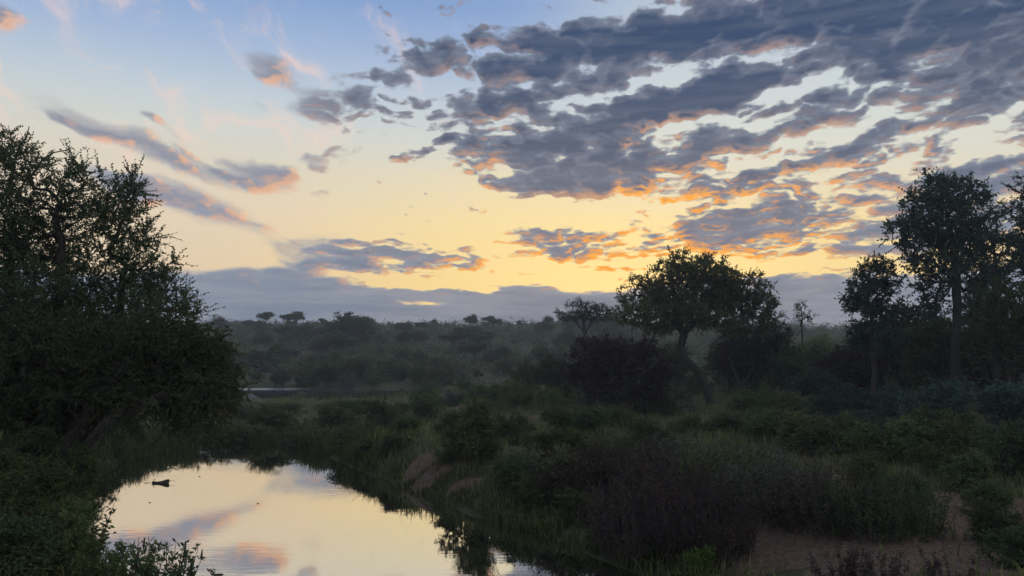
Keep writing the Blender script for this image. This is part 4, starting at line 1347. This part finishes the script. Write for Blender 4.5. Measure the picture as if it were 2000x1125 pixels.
def bird(label, px, py, dep, span, yaw):
    t = thing("bird", label, "bird", at_depth(px, py, dep), None, yaw)
    G = Geo()
    s = span / 2
    tube(G, [(0, -.45 * s, 0), (0, -.25 * s, .02 * s), (0, 0, 0), (0, .28 * s, .03 * s), (0, .42 * s, .03 * s)], [.01 * s, .08 * s, .13 * s, .08 * s, .015 * s], 7)
    link("body", G.mesh("body", M['feather'], True), t)
    for q in (-1, 1):
        G = Geo()
        v = np.array([(0, .12 * s, .05 * s), (q * .5 * s, .2 * s, .25 * s), (q * s, -.02 * s, .16 * s), (q * .5 * s, -.1 * s, .22 * s), (0, -.16 * s, .05 * s)])
        G.add(np.concatenate([v, v - [0, 0, .03 * s]]), np.array([[0, 1, 3, 4], [8, 6, 5, 9], [0, 5, 6, 1], [3, 8, 9, 4]]), np.array([[1, 2, 3], [8, 7, 6], [1, 6, 7], [1, 7, 2], [2, 7, 8], [2, 8, 3]]))
        link("wing", G.mesh("wing", M['feather']), t)


def clods():
    """loose clods and pebbles on the bare earth"""
    r = R_(640)
    n = 60000
    y = 11 + 40 * r.uniform(0, 1, n) ** 1.4
    x = r.uniform(-.3, .75, n) * y
    keep = (sand_mask(x, y) > .3) & (pool_distance(x, y) > .2)
    x, y = x[keep][:7000], y[keep][:7000]
    c = np.stack([x, y, height(x, y)], 1)
    s_ = (.012 + .05 * r.uniform(0, 1, len(x)) ** 4)[:, None]
    a = r.uniform(0, 6.283, len(x))
    ex = np.stack([np.cos(a), np.sin(a), 0 * a], 1) * s_
    ey = np.stack([-np.sin(a), np.cos(a), 0 * a], 1) * s_ * .7
    ez = np.array([0, 0, .55]) * s_
    v = np.stack([c + ex, c + ey, c - ex * .8, c - ey * 1.1, c + ez + ex * .2, c - ez], 1).reshape(-1, 3)
    i = np.arange(len(x))[:, None] * 6
    G = Geo()
    G.add(v, np.concatenate([i + q for q in ([0, 1, 4], [1, 2, 4], [2, 3, 4], [3, 0, 4])]))
    link("loose_clods", G.mesh("loose_clods", rough_material("clod", (.06, .038, .028), (.17, .115, .085), 30, .2)), kind="stuff", label="loose earth clods strewn over the bare sand", category="clods")


clods()
# bushes growing against the weir's foot break its line
r = R_(660)
for px in (590, 640, 668, 712, 735, 770, 792, 815):
    sz = r.uniform(1.1, 1.9)
    place('coarse', "weir_bush", "bush growing against the foot of the weir", "bush", "bushes at the weir's foot", base_at(px, 126 + r.uniform(-2, 2)), sz * 1.7, sz, str(r.choice(['leaf_mid', 'leaf_dark', 'leaf_olive'])))
weir()
rocks()
driftwood()


def floating_litter():
    """leaves and seed husks drifting on the pool"""
    r = R_(680)
    n = 300
    x, y = r.uniform(-18, 3, n), r.uniform(16, 48, n)
    edge = pool_distance(x, y)
    keep = (edge < -.4) & (r.uniform(0, 1, n) < np.exp(edge / .8) * .9 + .02)
    x, y = x[keep], y[keep]
    p = np.stack([x, y, np.full(len(x), .006)], 1)
    a = r.uniform(0, 6.283, len(x))
    G = Geo()
    leaf_quads(G, p, np.stack([np.cos(a), np.sin(a), r.uniform(0, .15, len(x))], 1), .13, .06, r)
    link("floating_leaves", G.mesh("floating_leaves", M['leaf_grey']), kind="stuff", label="fallen leaves drifting on the pool", category="leaves")


floating_litter()
bird("tiny dark bird flying in the clouds near the bushy dark tree", 1676, 461, 150, .5, .4)
bird("tiny dark bird flying lower, above the spreading tree's right shoulder".replace("right ", ""), 1596, 490, 150, .45, -.5)

# ------------------------------------------------------------------ foreground plants
def herb(name, label, pos, hgt, n, leaf, seed, ll=.06, lw=.022, spread=.3, seedheads=0):
    """leafy upright herb with separate stems"""
    r = R_(seed)
    t = thing(name, label, "plant", pos)
    GB, GL = Geo(), Geo()
    for k in range(n):
        a = r.uniform(0, 6.283)
        e = np.array([math.cos(a) * spread * r.uniform(.2, 1), math.sin(a) * spread * r.uniform(.2, 1), 1.0]) * hgt * r.uniform(.55, 1.0)
        b = np.array([math.cos(a) * .12 * r.uniform(0, 2), math.sin(a) * .12 * r.uniform(0, 2), -.1])
        s = np.linspace(0, 1, 7)[:, None]
        q = b + (e - b) * s + np.array([math.cos(a), math.sin(a), 0]) * (s ** 2) * .1 * hgt
        tube(GB, q, np.linspace(.010, .004, 7), 4)
        m = 24
        tt = r.uniform(.2, 1.0, m)
        p = np.stack([np.interp(tt, s[:, 0], q[:, c]) for c in range(3)], 1)
        twigs_and_leaves(GB, GL, p, np.tile(unit(e), (m, 1)), r, 1, .09 * hgt ** .5, 4, ll, lw, spread=.85, up=.35, twig_r=.003)
        if k < seedheads:
            tube(GB, [q[-1], q[-1] + [0, 0, .05], q[-1] + [.01, 0, .16]], [.006, .02, .006], 5)
    link("stems", GB.mesh("stems", M['bark'], True), t)
    link("foliage", GL.mesh("foliage", M[leaf]), t)


herb("overhanging_sprig", "sparse leafy sprig reaching out over the water from the high bank", base_at(172, 13.0), 1.45, 7, 'leaf_mid', 701, .09, .042, .5)
herb("low_herb", "low leafy plant between the sprig and the narrow-leaved plant", base_at(215, 12.4), 1.2, 26, 'leaf_mid', 710, .09, .036, .4)
herb("bank_herb", "upright narrow-leaved plant on the near bank, beside the sparse sprig", base_at(275, 12.0), 1.6, 34, 'leaf_mid', 702, .10, .030, .28)
herb("seedhead_herb", "bushy plant with dark seed heads against the bright water", base_at(335, 11.8), 1.7, 38, 'leaf_dark', 703, .09, .034, .26, 14)
herb("water_edge_herb", "dense low leafy plant at the near water's edge", base_at(395, 11.6), 1.6, 44, 'leaf_dark', 704, .085, .042, .28, 5)
herb("tuft_herb", "small leafy tuft standing alone beside the dense low plant", base_at(458, 11.4), 1.55, 8, 'leaf_dark', 705, .08, .04, .16, 3)
herb("bright_plant", "bright yellow-green plant in front of the purple-brown thickets", ground_hit(1366, 1125), .70, 20, 'leaf_bright', 706, .11, .032, .75)
for nm, lab, px, hp, n, sd in (("spiky_herb", "dark spiky plant at the foot of the bare sand", 1640, 120, 24, 707), ("spiky_cluster_herb", "wider dark spiky plant at the foot of the sand, next to the first", 1730, 110, 26, 708),
                               ("spiky_edge_herb", "sparser dark spiky plant at the foot of the sand track", 1860, 115, 14, 709)):
    p = ground_hit(px, 1195)
    herb(nm, lab, p, hp / F_PX * p[1], n, 'leaf_purple', sd, .075, .026, .5)

# ------------------------------------------------------------------ thin evening haze over the whole valley
def haze():
    x0, x1, y0, y1, z0, z1 = -1450, 1450, -500, 1600, -4, 32
    v = [(x, y, z) for z in (z0, z1) for y in (y0, y1) for x in (x0, x1)]
    m, N, out = new_mat("evening_haze")
    pv = N.add('ShaderNodeVolumePrincipled')
    pv.inputs['Color'].default_value = (.86, .90, .95, 1)
    pv.inputs['Density'].default_value = HAZE_DENSITY
    pv.inputs['Anisotropy'].default_value = .25
    N.t.links.new(pv.outputs[0], out.inputs['Volume'])
    me = mesh_np("haze", v, [np.array([[0, 2, 3, 1], [4, 5, 7, 6], [0, 1, 5, 4], [2, 6, 7, 3], [0, 4, 6, 2], [1, 3, 7, 5]])], m)
    link("haze", me, kind="stuff", label="thin grey evening haze filling the valley", category="haze")


HAZE_DENSITY = .00055
haze()
